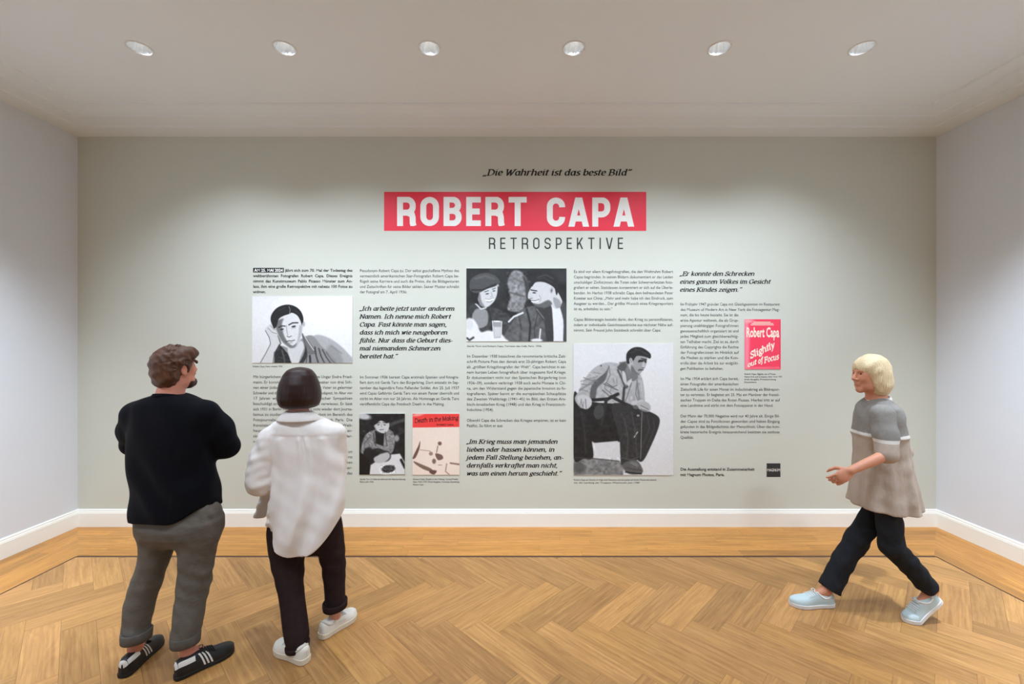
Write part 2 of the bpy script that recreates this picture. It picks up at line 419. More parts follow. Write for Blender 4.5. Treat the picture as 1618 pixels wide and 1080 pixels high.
# --- serif bold italic drawn with a broad nib
def ar(cx, cy, rx, ry, a0, a1, n=9):
    return [(cx + rx * math.cos(math.radians(a0 + (a1 - a0) * i / n)), cy + ry * math.sin(math.radians(a0 + (a1 - a0) * i / n))) for i in range(n + 1)]
def dot(x, y): return [(x - 0.008, y), (x + 0.008, y)]
X_ = 0.46
stem = lambda x, t, b=0.055: [[(x - 0.07, t - 0.035), (x, t)], [(x, t), (x, b), (x + 0.03, 0.015), (x + 0.085, 0.045)]]
NIB = {
 'a': ([ar(.215, .23, .16, .215, 25, 385), [(.385, .45), (.37, .06), (.40, .015), (.45, .045)]], .49),
 'b': ([[(.02, .68), (.09, .70)], [(.09, .70), (.09, .06)], ar(.245, .23, .155, .215, 170, -160, 12)], .47),
 'c': ([ar(.21, .23, .16, .215, 45, 315)], .39),
 'd': ([ar(.215, .23, .16, .215, 25, 385), [(.31, .68), (.385, .70)], [(.385, .70), (.37, .06), (.40, .015), (.45, .045)]], .50),
 'e': ([[(.07, .215), (.345, .26)], ar(.21, .23, .155, .215, 8, 318)], .41),
 'f': ([ar(.27, .60, .10, .10, 40, 180), [(.17, .60), (.13, -.10)], ar(.05, -.10, .08, .09, 0, -130), [(.04, .44), (.30, .44)]], .31),
 'g': ([ar(.22, .30, .15, .14, 0, 360), [(.12, .18), (.09, .10), (.30, .03)], ar(.20, -.07, .17, .11, 60, 420), [(.33, .40), (.43, .44)]], .44),
 'h': ([[(.02, .68), (.09, .70)], [(.09, .70), (.07, 0)], ar(.235, .28, .155, .16, 165, 0), [(.39, .28), (.375, .06), (.40, .015), (.46, .045)]], .51),
 'i': (stem(.11, X_) + [dot(.125, .63)], .25),
 'j': ([[(.04, .425), (.11, .46)], [(.11, .46), (.10, -.08)], ar(.02, -.08, .08, .10, 0, -130), dot(.125, .63)], .25),
 'k': ([[(.02, .68), (.09, .70)], [(.09, .70), (.07, 0)], [(.10, .22), (.30, .44), (.38, .41)], [(.17, .27), (.34, .03), (.43, .05)]], .46),
 'l': ([[(.03, .68), (.10, .70)], [(.10, .70), (.09, .06), (.12, .015), (.18, .045)]], .25),
 'm': ([[(.02, .425), (.09, .46)], [(.09, .46), (.07, 0)], ar(.215, .28, .135, .16, 165, 0), [(.35, .28), (.335, 0)], ar(.48, .28, .135, .16, 165, 0), [(.615, .28), (.60, .06), (.63, .015), (.68, .045)]], .73),
 'n': ([[(.02, .425), (.09, .46)], [(.09, .46), (.07, 0)], ar(.235, .28, .155, .16, 165, 0), [(.39, .28), (.375, .06), (.40, .015), (.46, .045)]], .51),
 'o': ([ar(.22, .23, .165, .215, 0, 360, 14)], .45),
 'p': ([[(.02, .425), (.09, .46)], [(.09, .46), (.07, -.22)], [(.0, -.22), (.14, -.22)], ar(.245, .23, .155, .215, 160, -160, 12)], .47),
 'r': ([[(.02, .425), (.09, .46)], [(.09, .46), (.07, 0)], ar(.24, .27, .15, .17, 165, 60)], .38),
 's': ([ar(.19, .34, .105, .105, 35, 230) + ar(.17, .12, .12, .11, 60, -150)], .35),
 't': ([[(.13, .60), (.10, .06), (.14, .015), (.20, .05)], [(.03, .44), (.25, .44)]], .28),
 'u': ([[(.02, .425), (.09, .46)], [(.09, .46), (.08, .15)], ar(.21, .15, .13, .135, 180, 330), [(.385, .45), (.37, .06), (.40, .015), (.46, .045)]], .51),
 'v': ([[(.02, .44), (.09, .45), (.17, .02)], [(.17, .02), (.36, .42), (.32, .46)]], .42),
 'w': ([[(.02, .44), (.09, .45), (.15, .02)], [(.15, .02), (.34, .44)], [(.34, .44), (.37, .02)], [(.37, .02), (.55, .42), (.51, .46)]], .61),
 'x': ([[(.03, .44), (.34, .02)], [(.36, .44), (.03, .02)]], .42),
 'y': ([[(.02, .44), (.09, .45), (.19, .02)], [(.37, .44), (.19, .0), (.04, -.2)]], .42),
 'z': ([[(.06, .42), (.34, .42)], [(.34, .42), (.05, .03)], [(.05, .03), (.35, .03)]], .41),
 'D': ([[(.12, .67), (.10, .0)], [(.02, .66), (.24, .66)], [(.02, .01), (.24, .01)], ar(.24, .335, .33, .325, 90, -90, 12)], .64),
 'W': ([[(.02, .66), (.16, .66)], [(.09, .66), (.20, .0)], [(.20, .0), (.42, .62)], [(.42, .62), (.48, .0)], [(.48, .0), (.78, .64)], [(.70, .66), (.86, .66)]], .82),
 'B': ([[(.12, .67), (.10, .0)], [(.02, .66), (.26, .66)], ar(.26, .505, .18, .155, 90, -90), [(.11, .35), (.28, .35)], ar(.27, .18, .22, .17, 90, -90), [(.02, .01), (.27, .01)]], .56),
 'I': ([[(.13, .67), (.11, .0)], [(.03, .66), (.24, .66)], [(.02, .01), (.22, .01)]], .29),
 'N': ([[(.02, .66), (.12, .66)], [(.12, .66), (.09, .0)], [(.02, .01), (.17, .01)], [(.12, .66), (.53, .0)], [(.53, .0), (.56, .66)], [(.48, .66), (.64, .66)]], .66),
 'R': ([[(.12, .67), (.10, .0)], [(.02, .66), (.26, .66)], ar(.26, .50, .20, .16, 90, -90), [(.11, .34), (.27, .34)], [(.27, .34), (.47, .02), (.55, .03)], [(.02, .01), (.19, .01)]], .58),
 'C': ([ar(.32, .335, .27, .33, 48, 312, 14), [(.50, .48), (.52, .64)]], .56),
 'F': ([[(.12, .67), (.10, .0)], [(.02, .66), (.48, .66)], [(.48, .66), (.46, .53)], [(.11, .35), (.36, .35)], [(.35, .42), (.34, .28)], [(.02, .01), (.21, .01)]], .51),
 'G': ([ar(.32, .335, .27, .33, 48, 330, 14), [(.50, .48), (.52, .64)], [(.54, .30), (.53, .06)], [(.42, .30), (.62, .30)]], .64),
 'S': ([ar(.25, .50, .16, .155, 40, 235) + ar(.22, .165, .19, .16, 55, -155), [(.39, .52), (.41, .65)], [(.03, .02), (.05, .17)]], .47),
 'K': ([[(.12, .67), (.10, .0)], [(.03, .66), (.22, .66)], [(.02, .01), (.20, .01)], [(.12, .28), (.48, .64)], [(.42, .66), (.60, .66)], [(.24, .40), (.50, .02), (.60, .03)]], .61),
 'E': ([[(.12, .67), (.10, .0)], [(.02, .66), (.49, .66)], [(.49, .66), (.47, .53)], [(.11, .35), (.36, .35)], [(.35, .42), (.34, .28)], [(.02, .01), (.49, .01)], [(.49, .01), (.52, .15)]], .55),
 'V': ([[(.02, .66), (.18, .66)], [(.10, .66), (.24, .0)], [(.24, .0), (.53, .64)], [(.45, .66), (.61, .66)]], .57),
 'M': ([[(.03, .66), (.13, .66)], [(.13, .66), (.09, .0)], [(.13, .66), (.34, .05)], [(.34, .05), (.62, .66)], [(.62, .66), (.60, .0)]], .74),
 'O': ([ar(.32, .335, .27, .33, 0, 360, 16)], .64),
 '.': ([dot(.09, .04)], .22), ',': ([[(.10, .05), (.10, .0), (.05, -.10)]], .22), '-': ([[(.04, .22), (.22, .22)]], .27),
 '„': ([[(.08, .05), (.08, .0), (.03, -.09)], [(.24, .05), (.24, .0), (.19, -.09)]], .33),
 '“': ([[(.12, .68), (.07, .60), (.07, .56)], [(.28, .68), (.23, .60), (.23, .56)]], .36),
 '”': ([[(.11, .68), (.11, .62), (.05, .53)], [(.27, .68), (.27, .62), (.21, .53)]], .36),
}
NIB['ö'] = (NIB['o'][0] + [dot(.15, .60), dot(.31, .60)], .45)
NIB['ü'] = (NIB['u'][0] + [dot(.16, .60), dot(.33, .60)], .51)
NIB['ä'] = (NIB['a'][0] + [dot(.15, .60), dot(.31, .60)], .49)

def hull(P):
    P = sorted(set((round(x, 6), round(y, 6)) for x, y in P)); 
    def half(Q):
        h = []
        for p in Q:
            while len(h) >= 2 and (h[-1][0] - h[-2][0]) * (p[1] - h[-2][1]) - (h[-1][1] - h[-2][1]) * (p[0] - h[-2][0]) <= 0: h.pop()
            h.append(p)
        return h
    a, b = half(P), half(P[::-1])
    return a[:-1] + b[:-1]

def nib_glyph(ch, T=0.132, t=0.040, ang=20, slant=0.22):
    key = ('nib', ch, T, ang, slant)
    if key in _glyph: return _glyph[key]
    c, s = math.cos(math.radians(ang)), math.sin(math.radians(ang))
    K = [(c * T / 2 - s * t / 2, s * T / 2 + c * t / 2), (c * T / 2 + s * t / 2, s * T / 2 - c * t / 2), (-c * T / 2 - s * t / 2, -s * T / 2 + c * t / 2), (-c * T / 2 + s * t / 2, -s * T / 2 - c * t / 2)]
    V, Fc = [], []
    low = ch.islower()
    def lift_x(p):                                     # generous x-height
        return (p[0], (p[1] * 1.09 if p[1] <= 0.46 else 0.5014 + (p[1] - 0.46) * 0.83) if low and p[1] > 0 else p[1])
    for st in NIB[ch][0]:
        st = [lift_x(p) for p in st]
        k = 1.15 if len(st) == 2 and abs(st[0][0] - st[1][0]) < 0.03 and st[0][1] == st[1][1] else 1.0
        for p, q in zip(st[:-1], st[1:]):
            h = hull([(p[0] + a * k, p[1] + b * k) for a, b in K] + [(q[0] + a * k, q[1] + b * k) for a, b in K])
            n = len(V); V += [(x + slant * y, y) for x, y in h]; Fc.append(tuple(range(n, n + len(h))))
    _glyph[key] = (V, Fc, NIB[ch][1] + 0.015)
    return _glyph[key]

class Sheet:
    """flat vinyl lettering composed in graphics-sheet pixels; every line of it becomes a mesh of its own"""
    def __init__(s): s.v = []; s.f = []; s.m = []; s.g = []; s.cur = 0
    def poly(s, pts, m=0, lift=0.0):
        n = len(s.v); s.v += [wallpt(x, y, lift) for x, y in pts]; s.f.append(tuple(range(n, n + len(pts)))); s.m.append(m); s.g.append(s.cur)
    def rect(s, x0, y0, x1, y1, m=0, lift=0.0): s.poly([(x0, y1), (x1, y1), (x1, y0), (x0, y0)], m, lift)
    def line(s, text, x, y, size, width=None, justify=True, off=0.0, nib=False, xs=1.0, m=0, lift=0.0, track=0.0, rot=0.0, nibkw={}, new=True):
        if new: s.cur += 1
        G = [nib_glyph(c, **nibkw) if nib and c != ' ' else (([], [], 0.23) if nib else sans(c, off)) for c in text]
        W = sum((g[2] + track) * size * xs for g in G) - track * size * xs
        gap = 0.0
        if width:
            nsp = text.count(' ')
            if W > width or not justify or nsp == 0: xs *= (width / W) if (W > width or not justify) else 1.0
            else:
                k = min(1.1, width / W); xs *= k; gap = (width - W * k) / nsp
        cx = 0.0
        cr, sr = math.cos(math.radians(rot)), math.sin(math.radians(rot))
        for ci, (ch, (v, f, adv)) in enumerate(zip(text, G)):
            n = len(s.v); lf = lift + (0.00025 if nib and ci % 2 else 0)
            for vi, (a, b) in enumerate(v):
                dx, dy = cx + a * size * xs, b * size
                s.v.append(wallpt(x + dx * cr - dy * sr, y - dx * sr - dy * cr, lf))
            if nib:                                     # overlapping strokes lie on each other like layers of ink
                for qi, q in enumerate(f):
                    for i in q: p = s.v[i + n]; s.v[i + n] = (p[0], p[1] - 0.000012 * qi, p[2])
            s.f += [tuple(i + n for i in q) for q in f]; s.m += [m] * len(f); s.g += [s.cur] * len(f)
            cx += (adv + track) * size * xs + (gap if ch == ' ' else 0)
        return x + cx
    def build(s, name, mats, parent=None, part='text_line'):
        segs = sorted(set(s.g)); c = np.array(s.v)
        loc = (float(c[:, 0].mean()), WY, float(c[:, 2].min()))
        def sub(g):
            idx = [i for i, q in enumerate(s.g) if q == g]; used = {}; F = []
            for i in idx: F.append([used.setdefault(k, len(used)) for k in s.f[i]])
            return [s.v[k] for k in used], F, [s.m[i] for i in idx]
        if len(segs) == 1:
            v, f, mi = sub(segs[0])
            return mesh_obj(name, v, f, mats, parent, mi=mi, loc=(0, 0, 0) if parent is not None else loc)
        root = parent
        if root is None:
            root = bpy.data.objects.new(name, None); COL.objects.link(root); root.location = loc; root.empty_display_size = 0.05
        for g in segs:
            v, f, mi = sub(g); mesh_obj(part, v, f, mats, root, mi=mi)
        return root
    # kept for lettering that is one part
    def build_one(s, name, mats, parent):
        s.g = [0] * len(s.g); return s.build(name, mats, parent)

def para(name, lines, x, ys, width, label, size=6.5, bold=False, group='body text columns', short_last=True, mtl='ink_soft'):
    sh = Sheet()
    for i, (t, y) in enumerate(zip(lines, ys)):
        w_ = width[i] if isinstance(width, (list, tuple)) else width
        last = short_last and i == len(lines) - 1
        est = None if last else w_
        sh.line(t, x, y + 2.0, size, est, off=0.022 if bold else 0.004, xs=0.93)
    return tag(sh.build(name, M[mtl]), label, 'wall text', group)

def steps(y0, n, p): return [y0 + p * i for i in range(n)]

# first column
sh = Sheet()
sh.cur = 1; sh.rect(400, 423, 448.5, 430.3, 1, 0.0002)
sh.line('AM 25. MAI 2024', 402, 429.0, 6.4, 45, justify=False, off=0.03, m=2, lift=0.0005, new=False)
sh.line('jährt sich zum 70. Mal der Todestag des', 450.5, 429, 6.3, 106.5, off=0.022, new=False)
for t, y in zip(['weltberühmten Fotografen Robert Capa. Dieses Ereignis', 'nimmt das Kunstmuseum Pablo Picasso Münster zum An-',
                 'lass, ihm eine große Retrospektive mit nahezu 100 Fotos zu', 'widmen.'], steps(437.6, 4, 8.4)):
    sh.line(t, 400, y, 6.3, None if t == 'widmen.' else 157, off=0.022, xs=0.93)
tag(sh.build('intro_paragraph', [M['ink'], M['ink'], M['ink_white']]), 'bold black intro paragraph with black date box above the leaning man portrait', 'wall text', 'body text columns')
para('text_paragraph', ['Mit bürgerlichem Namen heißt der junge Ungar Endre Fried-', 'mann. Er kommt 1913 in Budapest als zweiter von drei Söh-', 'nen einer jüdischen Familie zur Welt. Der Vater ist gelernter',
  'Schneider und die Mutter führt einen Salon in Budapest. Im Alter von', '17 Jahren wird er wegen linker politischer Sympathien', 'beschuldigt und aus Ungarn des Landes verwiesen. Er lässt', 'sich 1931 in Berlin nieder und beginnt nicht wieder dort Journa-',
  'lismus zu studieren und findet erste Arbeit im Bereich des', 'Fotojournalismus. 1933 flieht er weiter nach Paris. Die', 'französische Stadt ist in jener Zeit zur Welt-', 'hauptstadt der Fotografie geworden und hier an-', 'sässig sind viele Künstler der moder-', 'nen Fotografie.'],
  400, steps(595, 13, 8.5), 157, 'long grey text paragraph under the leaning man portrait, partly behind the viewers')
para('text_paragraph', ['Unter dem neuen Namen bietet er seine Fotografien nun', 'den Redaktionen an, die ihn als einen der ersten Experts', 'seines Faches feiern. Die Reportagen erscheinen in kleinen', 'Auflagen und werden bekannt. Gemeinsam mit der Paar-', 'und Arbeitsgefährtin Gerda Taro erfindet er selbst das'],
  400, steps(713, 5, 8.5), 157, 'short grey text paragraph at the foot of the left column, mostly behind the white shirt', short_last=False)
# second column
para('text_paragraph', ['Pseudonym Robert Capa zu. Der selbst geschaffene Mythos des', 'vermeintlich amerikanischen Star-Fotografen Robert Capa be-', 'flügelt seine Karriere und auch die Preise, die die Bildagenturen', 'und Zeitschriften für seine Bilder zahlen. Seiner Mutter schreibt', 'der Fotograf am 7. April 1936:'],
  568.5, steps(427.5, 5, 8.4), 157, 'grey text paragraph at the top of the second column, above the long italic quote')
para('text_paragraph', ['Im Sommer 1936 bereist Capa erstmals Spanien und fotogra-', 'fiert dort mit Gerda Taro den Bürgerkrieg. Dort entsteht im Sep-', 'tember das legendäre Foto Fallender Soldat. Am 25. Juli 1937', 'wird Capas Gefährtin Gerda Taro von einem Panzer überrollt und', 'stirbt im Alter von nur 26 Jahren. Als Hommage an Gerda Taro', 'veröffentlicht Capa das Fotobuch Death in the Making.'],
  568.5, steps(595.5, 6, 8.5), 157, 'grey text paragraph directly above the two small prints in the second column')
# third column
para('text_paragraph', ['Im Dezember 1938 bezeichnet die renommierte britische Zeit-', 'schrift Picture Post den damals erst 25-jährigen Robert Capa', 'als „größten Kriegsfotografen der Welt“. Capa berichtet in sei-', 'nem kurzen Leben fotografisch über insgesamt fünf Kriege:', 'Er dokumentiert nicht nur den Spanischen Bürgerkrieg (von', '1936–39), sondern verbringt 1938 auch sechs Monate in Chi-',
  'na, um den Widerstand gegen die japanische Invasion zu fo-', 'tografieren. Später bannt er die europäischen Schauplätze', 'des Zweiten Weltkriegs (1941–45) im Bild, den Ersten Ara-', 'bisch-Israelischen Krieg (1948) und den Krieg in Französisch-', 'Indochina (1954).'],
  737.5, steps(562.5, 11, 8.45), 157, 'long grey text paragraph below the wide print of the smiling couple')
para('text_paragraph', ['Obwohl Capa die Schrecken des Krieges empören, ist er kein', 'Pazifist. So führt er aus:'], 737.5, steps(663.8, 2, 8.45), 157, 'two-line grey text paragraph just above the lower italic quote')
# fourth column
para('text_paragraph', ['Es sind vor allem Kriegsfotografien, die den Weltruhm Robert', 'Capas begründen. In seinen Bildern dokumentiert er das Leiden', 'unschuldiger Zivilist:innen; die Toten oder Schwerverletzten foto-', 'grafiert er selten. Stattdessen konzentriert er sich auf die Überle-', 'benden. Im Herbst 1938 schreibt Capa dem befreundeten Peter', 'Koester aus China: „Mehr und mehr habe ich den Eindruck, zum', 'Aasgeier zu werden... Der größte Wunsch eines Kriegsreporters', 'ist es, arbeitslos zu sein.“'],
  906.5, steps(429, 8, 8.4), 157, 'eight-line grey text paragraph to the right of the smiling couple print')
para('text_paragraph', ['Capas Bildstrategie besteht darin, den Krieg zu personifizieren,', 'indem er individuelle Gesichtsausdrücke aus nächster Nähe auf-', 'nimmt. Sein Freund John Steinbeck schreibt über Capa:'], 906.5, steps(504.5, 3, 8.5), [157, 157, 138], 'three-line grey text paragraph right above the seated man print', short_last=False)
# fifth column
para('text_paragraph', ['Im Frühjahr 1947 gründet Capa mit Gleichgesinnten im Restaurant', 'des Museum of Modern Art in New York die Fotoagentur Mag-', 'num, die bis heute besteht. Sie ist die', 'erste Agentur weltweit, die als Grup-', 'pierung unabhängiger Fotograf:innen', 'genossenschaftlich organisiert ist und', 'jedes Mitglied zum gleichberechtig-', 'ten Teilhaber macht. Ziel ist es, durch', 'Einführung des Copyrights die Rechte', 'der Fotografen:innen im Hinblick auf', 'die Medien zu stärken und die Kon-', 'trolle über die Arbeit bis zur endgülti-', 'gen Publikation zu behalten.'],
  1075, steps(480.5, 13, 8.45), [157, 157] + [92] * 11, 'grey text paragraph wrapping the left side of the red book cover')
para('text_paragraph', ['Im Mai 1954 erklärt sich Capa bereit,', 'einen Fotografen der amerikanischen', 'Zeitschrift Life für einen Monat im Indochinakrieg als Bildrepor-', 'ter zu vertreten. Er begleitet am 25. Mai ein Manöver der franzö-', 'sischen Truppen im Delta des Roten Flusses. Hierbei tritt er auf', 'eine Landmine und stirbt mit dem Fotoapparat in der Hand.'],
  1075, steps(598, 6, 8.45), [92, 92, 157, 157, 157, 147], 'six-line grey text paragraph below the red book cover in the last column', short_last=False)
para('text_paragraph', ['Der Mann der 70.000 Negative wird nur 40 Jahre alt. Einige Bil-', 'der Capas sind zu Fotoikonen geworden und haben Eingang', 'gefunden in das Bildgedächtnis der Menschheit. Über das kon-', 'krete historische Ereignis hinausreichend besitzen sie zeitlose', 'Qualität.'],
  1075, steps(657, 5, 8.4), 157, 'five-line grey text paragraph at the bottom of the rightmost column')
para('credit_line', ['Die Ausstellung entstand in Zusammenarbeit', 'mit Magnum Photos, Paris.'], 1075, [741, 749.6], [117, 70], 'two bold black credit lines beside the small black square emblem', bold=True, size=6.4, short_last=False, group=None, mtl='ink')

# quotes
def quote(lines, x, ys, widths, size, label):
    sh = Sheet()
    for t, y, w_ in zip(lines, ys, widths): sh.line(t, x, y, size, w_, justify=False, nib=True)
    return tag(sh.build('wall_quote', M['ink']), label, 'wall text', 'italic quotes on the wall')
quote(['„Die Wahrheit ist das beste Bild”'], 763, [277.3], [234], 14.6, 'single-line black italic quote at the very top, above the red title banner')
quote(['„Ich arbeite jetzt unter anderem', 'Namen. Ich nenne mich Robert', 'Capa. Fast könnte man sagen,', 'dass ich mich wie neugeboren', 'fühle. Nur dass die Geburt dies-', 'mal niemandem Schmerzen', 'bereitet hat.“'],
      568, steps(490.5, 7, 12.55), [150, 144, 138, 139, 147, 128, 60], 9.9, 'seven-line black italic quote in the second column, right of the leaning man portrait')
quote(['„Im Krieg muss man jemanden', 'lieben oder hassen können, in', 'jedem Fall Stellung beziehen, an-', 'dernfalls verkraftet man nicht,', 'was um einen herum geschieht.“'],
      737, steps(700.5, 5, 12.55), [144, 139, 153, 144, 150], 9.9, 'five-line black italic quote low in the third column, left of the seated man print')
quote(['„Er konnte den Schrecken', 'eines ganzen Volkes im Gesicht', 'eines Kindes zeigen.“'], 1074, steps(435.5, 3, 12.55), [118, 143, 98], 9.9, 'three-line black italic quote at the top of the rightmost column')

# captions
def caption(lines, x, ys, widths, label):
    sh = Sheet()
    for t, y, w_ in zip(lines, ys, widths): sh.line(t, x, y + 1.2, 3.5, w_, justify=False, off=0.01)
    return tag(sh.build('caption', M['ink_soft']), label, 'caption', 'picture captions')
caption(['Robert Capa, Paris, Herbst 1936'], 399.5, [578.5], [47], 'tiny caption line under the leaning man portrait')
caption(['Gerda Taro und Robert Capa, Terrasse des Café, Paris, 1936'], 737.5, [546.5], [118], 'tiny caption line under the smiling couple print')
caption(['Gerda Taro in Valencia während der Bombardierung', 'Paris, Juli 1936'], 568.5, [756.5, 760.7], [72, 22], 'tiny two-line caption under the print of the dark-haired woman at a table')
caption(['Robert Capa, Death in the Making, Covici-Friede', 'New York 1937, Erste Ausgabe, Courtesy Sammlung', 'Robert Capa'], 652.5, [756.5, 760.7, 765], [71, 73, 17], 'tiny three-line caption under the cream and red book cover')
caption(['Robert Capa am Strand, er trägt zwei Kameras und eine Jacke auf einem Mauerrest sitzend,', 'vor der Landung der Truppen, Weymouth, Juni 1944'], 906.5, [757.5, 762], [131, 104], 'tiny two-line caption under the seated man print')
caption(['Robert Capa, Slightly out of Focus,', 'Henry Holt and Company, New York 1947', 'Erste Ausgabe, Privatsammlung', 'Deutschland'], 1176, [590.5, 594.8, 599, 603.3], [50, 60, 50, 19], 'tiny four-line caption under the red book cover')

# --- condensed title lettering: constant-width strokes
def stroke_pts(P, wd):
    """left and right offsets of a polyline with mitred joints"""
    L_, R_ = [], []
    closed = P[0] == P[-1]
    n = len(P)
    for i in range(n):
        a = Vector(P[i - 1] if i > 0 else (P[-2] if closed else P[0])); b = Vector(P[i]); c = Vector(P[i + 1] if i < n - 1 else (P[1] if closed else P[-1]))
        d1 = (b - a) if (b - a).length > 1e-9 else (c - b); d2 = (c - b) if (c - b).length > 1e-9 else (b - a)
        n1 = Vector((-d1.y, d1.x)).normalized(); n2 = Vector((-d2.y, d2.x)).normalized()
        k = n1 + n2; k = k / max(k.dot(n1), 0.2)
        L_.append(b + k * wd / 2); R_.append(b - k * wd / 2)
    return L_, R_
def title_glyph(ch, wd, W):
    """unit cap height; wd = stroke, W = letter width"""
    h = wd / 2; r = min((W - wd) / 2, 0.32)
    def rr(x0, y0, x1, y1, q, n=6):
        return ar(x1 - q, y1 - q, q, q, 90, 0, n) + ar(x1 - q, y0 + q, q, q, 0, -90, n)
    T = {}
    full = [(W / 2, 1 - h)] + ar(W - h - r, 1 - h - r, r, r, 90, 0, 7) + ar(W - h - r, h + r, r, r, 0, -90, 7) + ar(h + r, h + r, r, r, -90, -180, 7) + ar(h + r, 1 - h - r, r, r, 180, 90, 7) + [(W / 2, 1 - h)]
    bowl = lambda y0, y1, x1: [(h, y1)] + rr(h, y0, x1, y1, min((y1 - y0) / 2, 0.2)) + [(h, y0)]
    if ch == 'O': return [full]
    if ch == 'C': return [ar(W - h - r, 1 - h - r, r, r, -5, 90, 7) + ar(h + r, 1 - h - r, r, r, 90, 180, 7) + ar(h + r, h + r, r, r, 180, 270, 7) + ar(W - h - r, h + r, r, r, -90, 5, 7)]
    if ch == 'I': return [[(h, 0), (h, 1)]]
    if ch == 'E': return [[(h, 0), (h, 1)], [(h, 1 - h * .9), (W, 1 - h * .9)], [(h, .5), (W * .93, .5)], [(h, h * .9), (W, h * .9)]]
    if ch == 'T': return [[(W / 2, 0), (W / 2, 1)], [(0, 1 - h * .9), (W, 1 - h * .9)]]
    if ch == 'P': return [[(h, 0), (h, 1)], bowl(.42, 1 - h * .9, W - h)]
    if ch == 'B': return [[(h, 0), (h, 1)], bowl(.52, 1 - h * .9, W - h * 1.2), bowl(h * .9, .52, W - h)]
    if ch == 'R': return [[(h, 0), (h, 1)], bowl(.46, 1 - h * .9, W - h), [(W * .55, .46), (W - h * 1.3, .40), (W - h * 1.05, .30), (W - h, .1), (W - h * .7, 0)]]
    if ch == 'A': return [[(h * .95, -.05), (W / 2, 1.05)], [(W - h * .95, -.05), (W / 2, 1.05)], [(W * .22, .28), (W * .78, .28)]]
    if ch == 'V': return [[(h * .95, 1.05), (W / 2, -.05)], [(W - h * .95, 1.05), (W / 2, -.05)]]
    if ch == 'K': return [[(h, 0), (h, 1)], [(h, .30), (W - h * .9, 1.06)], [(W * .42, .58), (W - h * .9, -.06)]]
    if ch == 'S':
        q = (W - wd) / 2; cx = W / 2; ry = (1 - wd) / 4
        return [ar(cx, 1 - h - ry, q, ry, 0, 90, 7) + ar(cx, 1 - h - ry, q, ry, 90, 235, 9) + ar(cx, h + ry, q, ry, 55, -90, 9) + ar(cx, h + ry, q, ry, -90, -180, 7)]
def title_line(sh, text, x, y, cap, wd, spec, gap, m=0, lift=0.0):
    for ch in text:
        if ch == ' ': x += spec[' '] * cap; continue
        W = spec.get(ch, spec['*'])
        for si, P in enumerate(title_glyph(ch, wd, W)):
            P = [p for i, p in enumerate(P) if i == 0 or (Vector(p) - Vector(P[i - 1])).length > 1e-5]
            l, r = stroke_pts(P, wd)
            for i in range(len(P) - 1):
                q = [(r[i].x, r[i].y, 0, 0), (r[i + 1].x, r[i + 1].y, 0, 0), (l[i + 1].x, l[i + 1].y, 0, 0), (l[i].x, l[i].y, 0, 0)]
                q = clip_poly(q, 1, 0.0, False); q = clip_poly(q, 1, 1.0, True) if q else q
                if len(q) >= 3: sh.poly([(x + a[0] * cap, y - a[1] * cap) for a in q], m, lift + 0.00006 * si)
        x += (W + gap) * cap
    return x
def banner():
    o = empty('title_banner', wallpt(814, 365), 'wide red title banner with large white capital letters', 'wall title')
    b = MB()
    p, q = wallpt(607, 364.5), wallpt(1021, 303)
    b.box((p[0], WY - 0.0004, p[2]), (q[0], D - 0.0005, q[2]))
    b.build('red_panel', M['red'], o)
    sh = Sheet()
    spec = {'*': .64, 'O': .64, 'B': .62, 'E': .50, 'T': .62, 'A': .72, 'C': .63, ' ': .38, 'P': .62}
    sh.cur = 1
    title_line(sh, 'ROBERT', 627.5, 357.0, 46.0, .205, spec, .158, 0, 0.0009)
    sh.cur = 2
    title_line(sh, 'CAPA', 864, 358.0, 46.0, .205, spec, .105, 0, 0.0009)
    sh.build('white_word', M['ink_white'], o, 'white_word')
banner()
sh = Sheet()
title_line(sh, 'RETROSPEKTIVE', 772.5, 393.3, 18.0, .115, {'*': .56, 'I': .115, 'E': .46, 'T': .56, 'V': .62, 'P': .52}, .435)
tag(sh.build('subtitle_lettering', M['ink']), 'spaced black capital subtitle under the red title banner', 'wall title')

# --- photographs: printed boards carrying a plain generic picture
def noise2(h_, w_, cells, rng):
    gy, gx = max(2, int(h_ / cells) + 2), max(2, int(w_ / cells) + 2)
    g = rng.standard_normal((gy, gx))
    yy = np.linspace(0, gy - 1.001, h_); xx = np.linspace(0, gx - 1.001, w_)
    y0 = yy.astype(int); x0 = xx.astype(int); fy = (yy - y0)[:, None]; fx = (xx - x0)[None, :]
    a = g[y0][:, x0]; b = g[y0][:, x0 + 1]; c = g[y0 + 1][:, x0]; d = g[y0 + 1][:, x0 + 1]
    return a * (1 - fy) * (1 - fx) + b * (1 - fy) * fx + c * fy * (1 - fx) + d * fy * fx
def sd_poly(X, Y, P):
    d = np.full(X.shape, 1e9); ins = np.zeros(X.shape, dtype=bool)
    for i in range(len(P)):
        (ax, ay), (bx, by) = P[i], P[(i + 1) % len(P)]
        ex, ey = bx - ax, by - ay
        t = np.clip(((X - ax) * ex + (Y - ay) * ey) / (ex * ex + ey * ey + 1e-9), 0, 1)
        d = np.minimum(d, np.hypot(X - ax - t * ex, Y - ay - t * ey))
        c = ((ay <= Y) & (by > Y)) | ((by <= Y) & (ay > Y))
        xi = ax + (Y - ay) / (by - ay + 1e-12) * ex
        ins ^= c & (X < xi)
    return np.where(ins, -d, d)
def smooth_loop(P, n=5):
    out = []
    m_ = len(P)
    for i in range(m_):
        p0, p1, p2, p3 = (np.array(P[(i + k - 1) % m_], float) for k in range(4))
        for j in range(n):
            t = j / n
            out.append(tuple(0.5 * ((2 * p1) + (-p0 + p2) * t + (2 * p0 - 5 * p1 + 4 * p2 - p3) * t * t + (-p0 + 3 * p1 - 3 * p2 + p3) * t ** 3)))
    return out
